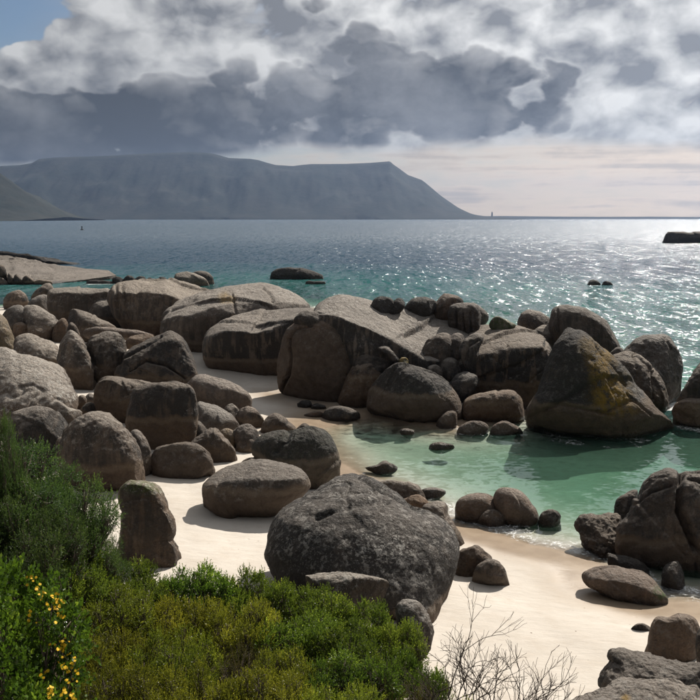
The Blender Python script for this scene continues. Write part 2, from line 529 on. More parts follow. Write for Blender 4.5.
def signed_dist(x, y, poly):
    """>0 inside"""
    q = np.stack([x, y], 1)
    best = np.full(len(q), 1e18); inside = np.zeros(len(q), bool)
    for i in range(len(poly)):
        a, b = poly[i], poly[(i + 1) % len(poly)]
        ab = b - a
        t = np.clip(((q - a) @ ab) / (ab @ ab), 0, 1)
        d = ((q - a - t[:, None] * ab) ** 2).sum(1)
        best = np.minimum(best, d)
        c = ((a[1] > q[:, 1]) != (b[1] > q[:, 1]))
        xs = a[0] + (q[:, 1] - a[1]) / (b[1] - a[1] + 1e-12) * ab[0]
        inside ^= c & (q[:, 0] < xs)
    d = np.sqrt(best)
    return np.where(inside, d, -d)


def smooth01(t):
    t = np.clip(t, 0, 1); return t * t * (3 - 2 * t)


def hill(x, y):
    d = np.interp(y, [-60, -5, 0, 3, 6, 8, 10, 12, 13.6, 14.6, 16, 200], [7, 6.6, 6.2, 4.9, 3.1, 2.3, 1.75, 1.32, 1.05, 0.5, -1.0, -1.0])
    d = d + 0.42 * np.clip(-x - 2.4, 0, 9) * smooth01((16.5 - y) / 4)
    side = smooth01((2.3 - x) / 2.4)
    return d * side


def height(x, y):
    x = np.asarray(x, float); y = np.asarray(y, float); shp = x.shape
    x = x.ravel(); y = y.ravel()
    s = signed_dist(x, y, LAND)
    s = s + 0.35 * fbm(np.stack([x * 0.35, y * 0.35, x * 0], 1), 3)
    up = 1.10 * (1 - np.exp(-np.clip(s, 0, None) / 7.5)) + 0.25 * (1 - np.exp(-np.clip(s - 6, 0, None) / 10))
    # the wet hollow behind the cove
    hol = at(262, 395, 38.0)
    w = np.exp(-(((x - hol[0] - 0.6) / 3.4) ** 2 + ((y - 37.5) / 4.5) ** 2))
    up = up * (1 - 0.66 * w)
    so = np.clip(-s, 0, None)
    dn = -(1.7 * (1 - np.exp(-so / 19.0)) + 0.045 * so)
    dn = np.maximum(dn, -25)
    z = np.where(s > 0, up, dn)
    z = z + 0.05 * fbm(np.stack([x * 0.22, y * 0.22, x * 0 + 3], 1), 3) * np.clip(s / 2, 0, 1)
    h = hill(x, y)
    z = np.where(s > 0, np.maximum(z, h) + 0.15 * np.exp(-np.abs(z - h) / 0.2) * (h > 0.2), z)
    return z.reshape(shp)


def ground_at(px, py, z0=0.6):
    """first ground point seen at the pixel, found by stepping down the ray"""
    z = z0
    for _ in range(14):
        p = on_plane(float(px), float(py), z)
        zz = float(height(p[0], p[1]))
        z = 0.5 * z + 0.5 * max(zz, 0.0)
    return on_plane(float(px), float(py), z)


def polar_sheet(radii, hw=36.0, fine=230, coarse=40):
    """rings round the camera's foot: fine ahead, coarse behind"""
    a = np.radians(np.concatenate([np.linspace(-hw, hw, fine), np.linspace(hw, 360 - hw, coarse + 2)[1:-1]]))
    A, R = np.meshgrid(a, radii)
    x = np.sin(A) * R; y = np.cos(A) * R
    nr, na = A.shape
    idx = np.arange(nr * na).reshape(nr, na)
    nxt = np.roll(idx, -1, 1)
    f = np.stack([idx[:-1], nxt[:-1], nxt[1:], idx[1:]], -1).reshape(-1, 4)[:, ::-1]
    return x.ravel(), y.ravel(), f, idx


SEA_R = 9500.0


def build_ground():
    radii = np.concatenate([np.linspace(0.3, 10, 14), np.geomspace(10.5, 60, 215), np.geomspace(62, 300, 50), np.geomspace(340, SEA_R, 14)])
    x, y, f, idx = polar_sheet(radii)
    z = height(x, y)
    v = np.stack([x, y, z], 1)
    me = mesh_from('ground', v, f)
    fattr(me, 'soil', ((hill(x, y) > z - 0.35) & (hill(x, y) > 0.25) & (x < np.interp(y, [6, 8, 10, 12, 13.6], [2.2, 1.7, 1.1, 0.6, 0.1]))).astype(float))
    o = link('ground', me, SAND); tag(o, kind='structure')
    return o


ROCK_FOAM = []          # (x, y, radius, amount) of rocks the sea breaks on


def build_sea():
    radii = np.concatenate([np.geomspace(8, 70, 250), np.geomspace(71, 300, 70), np.geomspace(310, SEA_R, 26)])
    x, y, f, idx = polar_sheet(radii, 30.0, 240, 30)
    g = height(x, y)
    v = np.stack([x, y, np.zeros_like(x)], 1)
    keep = (g < 0.25)[f].any(1)
    f = f[keep]
    used = np.unique(f)
    mp = np.zeros(len(v), int); mp[used] = np.arange(len(used))
    v = v[used]; f = mp[f]
    depth = np.clip(-g[used], 0.0, None)
    foam = 0.74 * np.exp(-((depth - 0.06) / 0.09) ** 2) * smooth01((27 - v[:, 1]) / 5)
    for (fx, fy, r, a) in ROCK_FOAM:
        d = np.hypot(v[:, 0] - fx, v[:, 1] - fy) - r
        foam = np.maximum(foam, a * np.exp(-np.clip(d, 0, None) / (0.4 + 0.6 * max(a - 0.4, 0))))
    me = mesh_from('sea', v, f)
    fattr(me, 'depth', depth)
    fattr(me, 'foam', foam)
    # sheltered cove behind the boulders
    cove = smooth01((36 - v[:, 1]) / 8)
    fattr(me, 'calm', cove)
    o = link('sea', me, WATER); tag(o, kind='structure')
    return o


def build_range(name, sky_px, dist, front, back, seed, rows=26, label=None, cat=None, kind=None):
    """mountain mass whose crest line follows the given skyline, with spurs and gullies in front"""
    px = np.array([p[0] for p in sky_px], float); py = np.array([p[1] for p in sky_px], float)
    cx = np.linspace(px[0], px[-1], int((px[-1] - px[0]) / 1.6))
    cy = np.interp(cx, px, py)
    crest = at(cx, cy, np.full_like(cx, dist))
    nC = len(cx)
    V = []
    ts = np.concatenate([np.linspace(-1, 0, rows), np.linspace(0, 1, 10)[1:]])
    for t in ts:
        L = front if t < 0 else back
        Y = dist + t * L
        prof = (1 - abs(t)) ** (1.25 if t < 0 else 1.0)
        xx = crest[:, 0] * (1 + 0.0 * t)
        q = np.stack([xx / front * 3.2, np.full(nC, t * 1.6), np.full(nC, seed * 3.1)], 1)
        spur = fbm(q, 5, 0.55) * 1.0
        zz = np.maximum(crest[:, 2], 0) * np.clip(prof + spur * abs(t) * (1 - abs(t)) * 1.1, 0, None)
        zz = zz + (np.abs(t) > 0.999) * -14.0
        V.append(np.stack([xx, np.full(nC, Y) + spur * 0.12 * L * abs(t), zz], 1))
    V = np.concatenate(V)
    idx = np.arange(len(V)).reshape(len(ts), nC)
    f = np.stack([idx[:-1, :-1], idx[:-1, 1:], idx[1:, 1:], idx[1:, :-1]], -1).reshape(-1, 4)
    me = mesh_from(name, V, f)
    o = link(name, me, MOUNT)
    tag(o, label, cat, kind=kind)
    return o


build_ground()
SKY_MAIN = [(-330, 172), (-200, 168), (-100, 166), (0, 166), (20, 165), (32, 163), (39, 159), (55, 157.5), (71, 157), (107, 156), (130, 154.5), (153, 153.3), (172, 152.6), (189, 152),
            (204, 152.6), (213, 153.5), (222, 156), (229, 158), (250, 158.8), (258, 160), (268, 163), (276, 165), (293, 166), (301, 165), (311, 164), (330, 164), (347, 163.8),
            (370, 162.8), (390, 161.3), (393.5, 164.6), (400, 169), (408, 175), (422, 180), (427, 184), (433, 189), (440, 195), (447, 200), (458, 207.5), (469, 213), (476, 215), (486, 216.3), (500, 216.8)]
build_range('mountain_range', SKY_MAIN, 5200.0, 900.0, 900.0, 1.0, kind='structure')
build_range('headland', [(-260, 120), (-160, 138), (-60, 158), (-20, 167), (0, 173), (5, 176.5), (10, 180), (18, 186), (25, 191), (34, 197), (45, 205), (54, 211), (60, 215), (66, 217)], 2700.0, 420.0, 500.0, 2.0, kind='structure')
build_range('far_shore', [(440, 217.0), (480, 216.2), (505, 216.0), (540, 216.4), (600, 216.8), (650, 216.6), (700, 217.0), (780, 216.9), (900, 217.2)], 6200.0, 200.0, 300.0, 3.0, rows=6, kind='structure')

# ------------------------------------------------------------------ boulders
_cube_cache = {}


def cube_sphere(N):
    if N in _cube_cache: return _cube_cache[N]
    g = np.tan(np.linspace(-1, 1, N + 1) * math.pi / 4)
    a, b = np.meshgrid(g, g, indexing='ij')
    one = np.ones_like(a)
    sides = [(one, a, b), (-one, b, a), (b, one, a), (a, -one, b), (a, b, one), (b, a, -one)]
    V = []; F = []
    off = 0
    idx = np.arange((N + 1) ** 2).reshape(N + 1, N + 1)
    q = np.stack([idx[:-1, :-1], idx[1:, :-1], idx[1:, 1:], idx[:-1, 1:]], -1).reshape(-1, 4)
    for s in sides:
        V.append(np.stack(s, -1).reshape(-1, 3)); F.append(q + off); off += (N + 1) ** 2
    V = np.concatenate(V); F = np.concatenate(F)
    V /= np.linalg.norm(V, axis=1)[:, None]
    key = np.round(V * 1e5).astype(np.int64)
    _, first, inv = np.unique(key, axis=0, return_index=True, return_inverse=True)
    V = V[first]; F = inv.ravel()[F]
    # orientation outward
    c = V[F].mean(1); nn = np.cross(V[F[:, 1]] - V[F[:, 0]], V[F[:, 2]] - V[F[:, 0]])
    flip = (nn * c).sum(1) < 0
    F[flip] = F[flip][:, ::-1]
    _cube_cache[N] = (V, F)
    return V, F


def polar_radius(outline, c, nth=360):
    """distance from c to the outline for each direction (star-shaped outline)"""
    pts = np.array(outline, float)
    # rounded outline: closed Catmull-Rom
    m = len(pts); dense = []
    for i in range(m):
        p0, p1, p2, p3 = pts[i - 1], pts[i], pts[(i + 1) % m], pts[(i + 2) % m]
        for t in np.linspace(0, 1, 9)[:-1]:
            dense.append(0.5 * ((2 * p1) + (p2 - p0) * t + (2 * p0 - 5 * p1 + 4 * p2 - p3) * t * t + (3 * p1 - p0 - 3 * p2 + p3) * t ** 3))
    dense = np.array(dense) - np.array(c)
    th = np.linspace(-math.pi, math.pi, nth, endpoint=False)
    u = np.stack([np.cos(th), np.sin(th)], 1)
    R = np.zeros(nth)
    n = len(dense)
    for i in range(n):
        a, b = dense[i], dense[(i + 1) % n]
        e = b - a
        den = u[:, 0] * e[1] - u[:, 1] * e[0]
        den = np.where(np.abs(den) < 1e-9, 1e-9, den)
        t = (a[0] * e[1] - a[1] * e[0]) / den
        s = (a[0] * u[:, 1] - a[1] * u[:, 0]) / den
        ok = (s >= -1e-6) & (s <= 1 + 1e-6) & (t > 0)
        R = np.where(ok & (t > R), t, R)
    R = np.where(R <= 0, np.median(R[R > 0]), R)
    return R


def seg_dist(px, py, line):
    best = np.full(px.shape, 1e9)
    for (x0, y0), (x1, y1) in zip(line[:-1], line[1:]):
        ex, ey = x1 - x0, y1 - y0
        t = np.clip(((px - x0) * ex + (py - y0) * ey) / (ex * ex + ey * ey), 0, 1)
        best = np.minimum(best, np.hypot(px - x0 - t * ex, py - y0 - t * ey))
    return best


ROCK_N = [0]


def unit2(v):
    return v / np.maximum(np.linalg.norm(v, axis=1, keepdims=True), 1e-6)

BVH = []


def hit_Y(px, py):
    o = Vector(CAM); d = Vector(ray(float(px), float(py))).normalized()
    best = None
    for t in BVH:
        h = t.ray_cast(o, d)
        if h[0] is not None and (best is None or h[0].y < best): best = h[0].y
    return best if best is not None else float(ground_at(px, py)[1])



def boulder(name, label, outline, by=None, Y=None, group=None, c=None, thick=0.9, e=2.3, lean=0.35, yaw=0.0, sink=None, noise=1.0,
            cuts=5, cracks=(), dark=0.7, orange=0.0, pale=0.15, green=0.0, tide=None, streak=0.6, tone=0.25, foam=0.0, seed=None,
            orange_at=(), pale_at=(), green_at=(), edge=None, shelf=2.2, on=None, dy=0.0, joints=None, bed=True, cat='boulder', res=1.0, rough=1.0, back=1.0, wet=False):
    ROCK_N[0] += 1
    rng = np.random.default_rng(ROCK_N[0] * 31 if seed is None else seed)
    o = np.array(outline, float)
    x0, y0 = o.min(0); x1, y1 = o.max(0)
    cx = (x0 + x1) / 2
    by = y1 if by is None else by
    if on is not None:            # rests on the rock seen at its foot
        Y = hit_Y(cx, by - 0.5) + on
    if Y is None:
        g = ground_at(min(max(cx, -60), 760), by)
        d0 = g[1] + dy; gz = g[2]
    else:
        d0 = Y; gz = None
    mpp = d0 / FPX / math.cos(PITCH)          # metres per pixel, near enough
    W = (x1 - x0) * mpp; H = (y1 - y0) * mpp
    S = math.sqrt(W * H)
    T = thick * 0.5 * S
    sink = (0.07 * (y1 - y0) + 1.5) if sink is None else sink
    lo = smooth01((o[:, 1] - (y1 - 0.22 * (y1 - y0))) / (0.2 * (y1 - y0)))
    o[:, 1] += lo * sink
    if c is None:
        c = ((x0 + x1) / 2 * 0.6 + o[:, 0].mean() * 0.4, y0 + 0.55 * (y1 - y0))
    R = polar_radius(o, c)
    k = np.exp(-np.linspace(-3, 3, 61) ** 2); k /= k.sum()
    Rs = np.convolve(np.concatenate([R[-60:], R, R[:60]]), k, 'same')[60:-60]
    N = int(np.clip(math.sqrt((x1 - x0) * (y1 - y0)) * 0.62 * res, 9, 66))
    V, F = cube_sphere(N)
    r = np.hypot(V[:, 0], V[:, 1])
    th = np.arctan2(-V[:, 1], V[:, 0])
    t = (th + math.pi) / (2 * math.pi) * 360
    i = np.floor(t).astype(int) % 360; fr = t - np.floor(t)
    Ra = R[i] * (1 - fr) + R[(i + 1) % 360] * fr
    Rb = Rs[i] * (1 - fr) + Rs[(i + 1) % 360] * fr
    w = smooth01((r - 0.35) / 0.6)
    Re = Rb * (1 - w) + Ra * w
    px = c[0] + np.cos(th) * r * Re; py = c[1] + np.sin(th) * r * Re
    prof = np.clip(1 - np.clip(r, 0, 1) ** e, 0, 1) ** (1 / e)
    s = np.where(V[:, 2] > 0, -T * prof, T * back * prof)
    d0b = d0 + 0.12 * T
    Yp = d0b + lean * H * (by - py) / max(y1 - y0, 1) + yaw * W * (px - cx) / max(x1 - x0, 1)
    if edge is not None:          # above this line the rock turns from wall to top
        ey = np.interp(px, [q_[0] for q_ in edge], [q_[1] for q_ in edge])
        up_ = np.clip(ey - py, 0, None)
        Yp = Yp + shelf * mpp * (np.sqrt(up_ * up_ + 4.0) - 2.0)
    Pw = at(px, py, Yp)
    dirc = ray(c[0], c[1]); dirc = dirc / np.linalg.norm(dirc)
    dirh = dirc * np.array([1, 1, 0.6]); dirh /= np.linalg.norm(dirh)
    Pw = Pw + s[:, None] * np.where((s < 0)[:, None], dirc, dirh)
    if Y is None and bed:         # bed the unseen underside into the ground
        lo_ = smooth01((py - c[1]) / max(o[:, 1].max() - c[1], 1) * 1.15)
        k_ = np.where((V[:, 2] < 0.05) & (lo_ > 0))[0]
        gk = height(Pw[k_, 0], Pw[k_, 1]) - 0.25
        dz_ = np.clip(Pw[k_, 2] - gk, 0, None) * lo_[k_] * smooth01((0.05 - V[k_, 2]) / 0.3)
        Pw[k_, 2] -= dz_
        c0_ = at(c[0], c[1], d0b)
        rad_ = Pw[k_, :2] - c0_[:2]
        Pw[k_, :2] += unit2(rad_) * (0.45 * dz_)[:, None]
    cen = at(c[0], c[1], d0b + lean * H * (by - c[1]) / max(y1 - y0, 1))
    # split faces: granite breaks along flat sheets
    for _ in range(cuts):
        nn = rng.normal(size=3); nn[1] = -abs(nn[1]) * 1.2 - 0.35 if rng.random() < 0.7 else abs(nn[1]) + 0.3
        nn[2] *= 0.7
        nn /= np.linalg.norm(nn)
        d = (Pw - cen) @ nn
        lim = d.max() * rng.uniform(0.64, 0.90)
        ov = np.clip(d - lim, 0, None)
        soft = ov * ov / (ov + 0.022 * S)
        Pw = Pw - nn * (soft * 0.82)[:, None]
    me = mesh_from(name, Pw, F)
    nrm = np.empty(len(Pw) * 3, np.float32); me.vertex_normals.foreach_get('vector', nrm)
    nrm = nrm.reshape(-1, 3).astype(float)
    q = Pw / S
    off = rng.uniform(-50, 50, 3)
    n1 = fbm(q * 1.3 + off, 3)
    n2 = fbm(q * 4.2 + off, 4, 0.55)
    rid = 1 - np.abs(fbm(q * np.array([1.6, 1.6, 3.0]) + off[::-1], 3)) * 2.2
    n3 = fbm(q * 15 + off, 3, 0.6)
    n4 = fbm(Pw * 5.0 + off, 3, 0.6)
    disp = S * noise * (0.060 * n1 + 0.014 * rough * n2 + 0.005 * rough * np.clip(rid, -0.5, 1) + 0.005 * rough * n3) + 0.016 * rough * n4
    rdg = fbm(q * np.array([2.2, 2.2, 2.2]) + off * 0.7, 2)
    disp = disp - S * 0.012 * min(rough, 1.6) * np.exp(-(rdg / 0.022) ** 2) * smooth01((n1 - 0.02) / 0.2)
    # joints: the granite parts along a few flat planes and one side weathers back
    if (x1 - x0) > 26:
        for _ in range(joints if joints is not None else int(rng.integers(1, 4))):
            nn = rng.normal(size=3) * np.array([1.0, 0.8, 0.9]); nn /= np.linalg.norm(nn)
            dj = (Pw - cen) @ nn / S - rng.uniform(-0.28, 0.28) + 0.035 * n1 + 0.012 * n2
            part = smooth01((fbm(q * 1.1 + off * 1.7, 2) + 0.22) / 0.25)
            wj = max(0.011, 1.1 / (x1 - x0))
            disp = disp - S * part * (0.016 * np.exp(-(dj / wj) ** 2) + 0.014 * rng.choice([-1, 1]) * np.tanh(dj / wj) * np.exp(-(dj / 0.16) ** 2))
    for cr in cracks:
        line, wpx, dep = cr
        dd = seg_dist(px, py, line)
        disp = disp - dep * np.exp(-(dd / wpx) ** 2) * (V[:, 2] > -0.2)
    Pw = Pw + nrm * disp[:, None]
    if d0 > 30 and d0 < 48 and (x1 - x0) > 60:
        BVH.append(BVHTree.FromPolygons(Pw.tolist(), F.tolist()))
    base = np.array([cen[0], cen[1], Pw[:, 2].min()])
    me.vertices.foreach_set('co', (Pw - base).astype(np.float32).ravel())
    me.update()

    def spot(regs, basev):
        v = np.full(len(Pw), float(basev))
        for (sx, sy, rx, ry, amt) in regs:
            v = np.maximum(v, amt * np.exp(-(((px - sx) / rx) ** 2 + ((py - sy) / ry) ** 2) ** 2) * (V[:, 2] > -0.3))
        return v
    zg = gz if gz is not None else 0.0
    tide = (zg + 0.42 * min(H, 2.2)) if tide is None else tide
    one = np.ones(len(Pw))
    cattr(me, 'mask', np.stack([one * dark, spot(orange_at, orange), spot(pale_at, pale), one], 1))
    cattr(me, 'mask2', np.stack([spot(green_at, green), one * tide / 4.0, one * streak, one], 1))
    fattr(me, 'tone', one * tone)
    ob = link(name, me, ROCK)
    ob.location = base
    tag(ob, label, cat, group)
    if foam > 0:
        ROCK_FOAM.append((cen[0], cen[1] - 0.2 * T, 0.42 * W, foam))
    return ob


GL, GB, GM, GR = 'boulders heaped along the left shore', 'boulders of the rocky barrier across the cove', 'boulders on the middle beach', 'rocks by the right shore'
GT, GF, GS = 'stones perched on the pale slab', 'rocks out in the bay', 'small stones by the left shore water'

# --- far rocks in the bay
boulder('rock_shelf', 'low pale rock shelf reaching into the bay at far left', [(-60, 248), (-20, 251), (0, 255), (30, 260), (55, 265), (85, 268.5), (116, 273), (112, 276), (90, 278.5), (60, 281.5), (40, 283.5), (20, 283), (0, 281), (-60, 284)],
        by=284, lean=8.0, thick=0.25, e=2.0, noise=0.6, rough=3.0, cuts=0, dark=0.5, tone=0.3, tide=-1, pale=0.0, sink=1.5, group=GF, cat='rock', foam=0.0)
boulder('reef', 'dark weedy reef edge behind the low pale rock shelf', [(-30, 250), (0, 252.5), (20, 255.5), (40, 258.5), (62, 262.5), (90, 266), (112, 269), (121, 272.5), (116, 274.5), (90, 270.5), (60, 267), (30, 262), (0, 257.5), (-30, 255)],
        Y=150, lean=0.1, thick=0.6, noise=1.2, cuts=0, dark=1.0, tide=-2, tone=0, pale=0, sink=0, group=GF, cat='reef', rough=2.5, foam=0.0, c=(45, 261.5))
for i, (ol, lb) in enumerate([
    ([(-6, 268), (0, 264.5), (4, 266), (6, 271), (4, 275), (-6, 276)], 'rounded grey boulder at the left edge below the rock shelf'),
    ([(-6, 279), (0, 277), (5, 280), (8, 284), (2, 286), (-6, 286)], 'brown boulder at the left edge beside the turquoise inlet'),
    ([(7, 278), (9, 273), (12, 276), (13, 280), (9, 282)], 'first small upright stone left of the turquoise inlet'),
    ([(13, 279), (16, 274), (20, 277), (22, 281), (16, 282)], 'pointed stone in the middle of the row above the inlet'),
    ([(22, 280), (26, 275.5), (31, 278), (35, 282), (26, 283)], 'last low stone of the row above the turquoise inlet'),
    ([(33, 282.5), (38, 279.5), (46, 280), (53, 282), (46, 284), (36, 284)], 'flat dark stones awash in front of the rock shelf'),
]):
    boulder('stone', lb, ol, by=284.5, group=GS, dark=0.6, tone=0.4, tide=0.4, cuts=2, sink=1)
for i, (ol, lb, fo) in enumerate([
    ([(82, 283), (92, 280), (104, 280.5), (115, 282), (113, 284.5), (95, 285)], 'low dark ledge awash left of the black stone row', 0.75),
    ([(112, 280), (116, 276.5), (122, 278), (125, 281.5), (117, 283)], 'leftmost black stone in the row beside breaking foam', 0.9),
    ([(123, 281), (127, 275.5), (132, 276), (135, 280), (130, 283)], 'second black stone in the row behind the big ridged boulder', 0.7),
    ([(134, 281), (138, 276.5), (144, 277), (146, 281), (140, 283)], 'third black stone in the row behind the big ridged boulder', 0.7),
    ([(145, 281.5), (149, 277.5), (153, 279), (154, 282), (149, 283.5)], 'small fourth black stone in the row left of white foam', 0.8),
    ([(157, 281.5), (160, 277), (165, 277.5), (167, 281), (162, 283)], 'last black stone in the row before two grey boulders', 0.5)]):
    boulder('stone', lb, ol, by=283.5, group='black stones awash behind the barrier', dark=1.0, tone=0.0, tide=-1, cuts=2, sink=1, pale=0, foam=fo)
boulder('boulder', 'grey rounded boulder in the sea, left of a pair', [(171, 280), (174, 275), (182, 272.3), (192, 273), (202, 276.5), (208, 281), (207, 285), (188, 286), (173, 285)], by=286, group=GF, dark=0.3, tone=0.1, tide=0.5, thick=0.7)
boulder('boulder', 'smaller darker boulder leaning behind the grey sea boulder', [(192, 274), (199, 271), (207, 272), (212, 276), (214, 281), (212, 285), (204, 285), (197, 280)], by=284.5, group=GF, dark=0.7, tone=0.2, tide=0.5, thick=0.7)
boulder('rock', 'lone long dark rock standing in open water', [(271, 273), (277, 268.5), (287, 267.3), (300, 268.3), (310, 270.5), (318, 273), (323, 276.5), (318, 278.5), (300, 279), (280, 278.5), (272, 277)], by=279, group=GF, dark=1.0, tone=0.1, tide=-1, thick=0.8, pale=0.1, foam=0.3, cat='rock')
boulder('rock', 'tiny black rocks awash right of the lone long rock', [(305, 282.5), (309, 280.6), (314, 281.5), (320, 281), (328, 282.5), (322, 283.8), (310, 284)], by=284, group=GF, dark=1.0, tide=-1, tone=0, sink=0.5, cat='rock')
boulder('rock', 'left of two small black rocks in glittering water', [(588, 283), (590, 280.3), (594, 279.8), (599, 281.5), (600, 284), (594, 285), (589, 285)], by=285, group=GF, dark=1.0, tide=-1, tone=0, foam=0.9, cat='rock', sink=0.6)
boulder('rock', 'right of two small black rocks in glittering water', [(602, 284), (604, 281.5), (608, 281), (612, 283.3), (611, 285), (604, 285)], by=285, group=GF, dark=1.0, tide=-1, tone=0, foam=0.8, cat='rock', sink=0.6)
boulder('rock', 'distant flat-topped dark rock at right edge of the bay', [(659, 240), (660, 234.5), (664, 231.8), (672, 231.3), (690, 232), (710, 231.6), (740, 233), (744, 240), (740, 243), (690, 243), (662, 243)], by=243, group=GF, dark=0.9, tide=-1, tone=0, thick=0.5, e=3, cat='rock', sink=0.8)

# --- left shore, back to front
boulder('boulder', 'brown round boulder at the edge of the turquoise inlet', [(2, 303), (6, 296), (12, 292), (19, 290), (26, 294), (30, 301), (28, 306), (20, 309), (8, 309), (3, 307)], by=309, group=GL, tone=0.6, dark=0.6)
boulder('boulder', 'small dark boulder between the inlet and the long slab', [(31, 297), (38, 289), (46, 284), (53, 285), (59, 291), (56, 298), (45, 302), (33, 300)], by=302, group=GL, tone=0.3, dark=0.7)
boulder('boulder', 'grey boulder hugging the left end of the long slab', [(28, 305), (35, 298), (46, 295), (53, 300), (54, 312), (42, 318), (31, 314)], by=318, group=GL, tone=0.2, dark=0.5)
boulder('boulder', 'long flat-topped grey slab near the back left', [(48, 297), (50, 290), (62, 287.3), (85, 288), (106, 290), (115, 294), (119, 304), (117, 318), (97, 326), (68, 324), (53, 316), (48, 306)], by=325, group=GL, lean=0.15, e=3.4, tone=0.1, dark=0.35, pale=0.3, cuts=1, thick=0.7, edge=[(48, 294), (65, 293.5), (90, 295), (106, 293), (118, 300)], shelf=3.0)
boulder('boulder', 'smooth grey mound against the right end of the long slab', [(88, 312), (95, 303), (106, 299), (117, 303), (123, 312), (125, 323), (110, 328), (92, 324)], by=328, group=GL, tone=0.1, dark=0.4)
boulder('boulder', 'huge boulder with layered left end and broad pale back', [(107, 300), (110, 291), (118, 285), (140, 281.5), (165, 281.5), (190, 284), (212, 287), (224, 296), (218, 312), (206, 327), (186, 338), (160, 340), (136, 337), (122, 326), (112, 313)], by=340, dy=3.0, group=GB, lean=0.2, e=3.0, edge=[(107, 292), (130, 292), (165, 295), (180, 302), (200, 305), (222, 302)], shelf=2.6, tone=0.2, dark=0.45, streak=0.8,
        cracks=[([(117, 287), (117, 308), (128, 328)], 1.2, 0.16), ([(123, 286), (124, 308), (134, 330)], 1.0, 0.13)], res=1.1, pale=0.2)
boulder('boulder', 'great sloping boulder with pale striped crest and rusty spot', [(160, 328), (164, 314), (174, 304), (190, 297), (210, 292), (235, 287), (262, 285), (280, 289), (295, 296), (308, 305), (306, 318), (290, 334), (262, 350), (232, 360), (206, 366), (190, 362), (172, 348), (162, 338)], by=366, dy=3.6, group=GB, lean=0.4, e=3.0, edge=[(160, 324), (190, 317), (215, 309), (235, 303), (262, 303), (290, 305), (308, 308)], shelf=2.4, tone=0.25, dark=0.5, yaw=0.15,
        cracks=[([(262, 287), (270, 298), (271, 303)], 1.0, 0.14), ([(232, 295), (236, 316)], 0.8, 0.1), ([(172, 310), (210, 300), (250, 292)], 1.2, 0.10)], orange_at=[(227, 299, 8, 6, 0.8)], pale=0.25, pale_at=[(285, 296, 18, 9, 0.6)])
boulder('boulder', 'broad slab with pale sunlit top and dark streaked wall', [(205, 347), (208, 335), (215, 326), (226, 319), (240, 314), (262, 311), (285, 309.5), (305, 308), (320, 312), (325, 330), (322, 352), (316, 368), (286, 371), (255, 369), (225, 367), (210, 364), (205, 356)], by=369, group=GB, lean=0.1, edge=[(205, 342), (225, 333), (258, 335), (290, 326), (322, 318)], shelf=2.6, e=3.8, tone=0.25, dark=0.75, streak=1.3, tide=1.3, cuts=2, pale=0.3, thick=0.9)
boulder('boulder', 'small dark cap rock on the tall tan-faced boulder', [(293, 322), (297, 315), (307, 310.5), (318, 313.5), (325, 321), (318, 327), (300, 327)], Y=36.2, group=GB, dark=0.8, tone=0.2, tide=-1)
boulder('boulder', 'tall rounded boulder with a tan stained face on wet sand', [(280, 347), (283, 335), (291, 326), (304, 319.5), (320, 317.5), (334, 320.5), (342, 330), (348, 345), (353, 360), (353, 377), (347, 392), (338, 399), (320, 398), (300, 392), (284, 384), (279, 371), (278, 357)], by=398, group=GB, lean=0.18, e=3.2, joints=0, tone=1.0, dark=0.3, streak=0.3, tide=3.3, cuts=2, thick=0.8,
        cracks=[([(287, 340), (286, 362), (284, 384)], 1.6, 0.35), ([(287, 340), (297, 330), (312, 327)], 1.2, 0.10)], res=1.2)
boulder('boulder', 'giant tilted slab with pale sunlit top in the barrier', [(308, 322), (314, 308), (328, 299.5), (344, 296), (362, 299), (382, 304), (402, 306), (428, 309), (452, 316), (472, 325), (476, 340), (462, 354), (434, 366), (402, 376), (372, 376), (350, 368), (335, 350), (318, 334)], by=400, dy=1.0, group=GB, lean=0.15, edge=[(308, 314), (322, 313), (340, 319), (372, 331), (400, 348), (420, 360), (476, 366)], shelf=2.0, e=3.6, tone=0.2, dark=0.55, streak=1.3, tide=0.6, cuts=1, thick=0.7, pale=0.3, yaw=-0.1, c=(385, 348), noise=0.7, sink=22, res=1.1)
boulder('boulder', 'wide pale-topped boulder with black drip streaks', [(452, 347), (465, 333), (482, 328), (505, 326.5), (525, 330.5), (543, 338), (553, 349), (556, 372), (548, 396), (532, 414), (505, 417), (478, 409), (462, 392), (453, 367)], by=418, dy=2.8, group=GB, lean=0.15, edge=[(452, 370), (478, 358), (505, 354), (530, 351), (556, 350)], shelf=2.3, e=3.6, tone=0.3, dark=0.7, streak=1.6, tide=1.2, cuts=1, thick=0.85, pale=0.3, c=(508, 372), noise=0.7)
# --- perched stones
boulder('boulder', 'dark disc-shaped stone, leftmost on the pale slab', [(371, 306), (374, 299), (382, 296), (391, 298), (394, 304), (390, 312), (380, 316), (372, 312)], on=0.5, group=GT, dark=1.0, tone=0, tide=-1, sink=1)
boulder('boulder', 'dark egg-shaped stone tilted against the disc-shaped stone', [(385, 313), (389, 306), (395, 300), (401, 298.5), (405, 304), (403, 310), (396, 316), (389, 318)], on=0.35, group=GT, dark=1.0, tone=0, tide=-1, sink=1)
boulder('boulder', 'dark oval stone in the middle of the perched row', [(404, 310), (408, 303), (415, 298), (425, 297), (434, 300), (438, 305), (434, 312), (425, 317), (414, 319.5), (406, 316)], on=0.5, group=GT, dark=0.95, tone=0.05, tide=-1, sink=1)
boulder('boulder', 'angular brown block behind the fluted perched boulder', [(431, 310), (436, 302), (442, 296), (448, 293.5), (460, 297), (464, 304), (462, 320), (447, 324), (436, 319)], on=0.6, group=GT, dark=0.45, tone=0.7, tide=-1, sink=1, cuts=8)
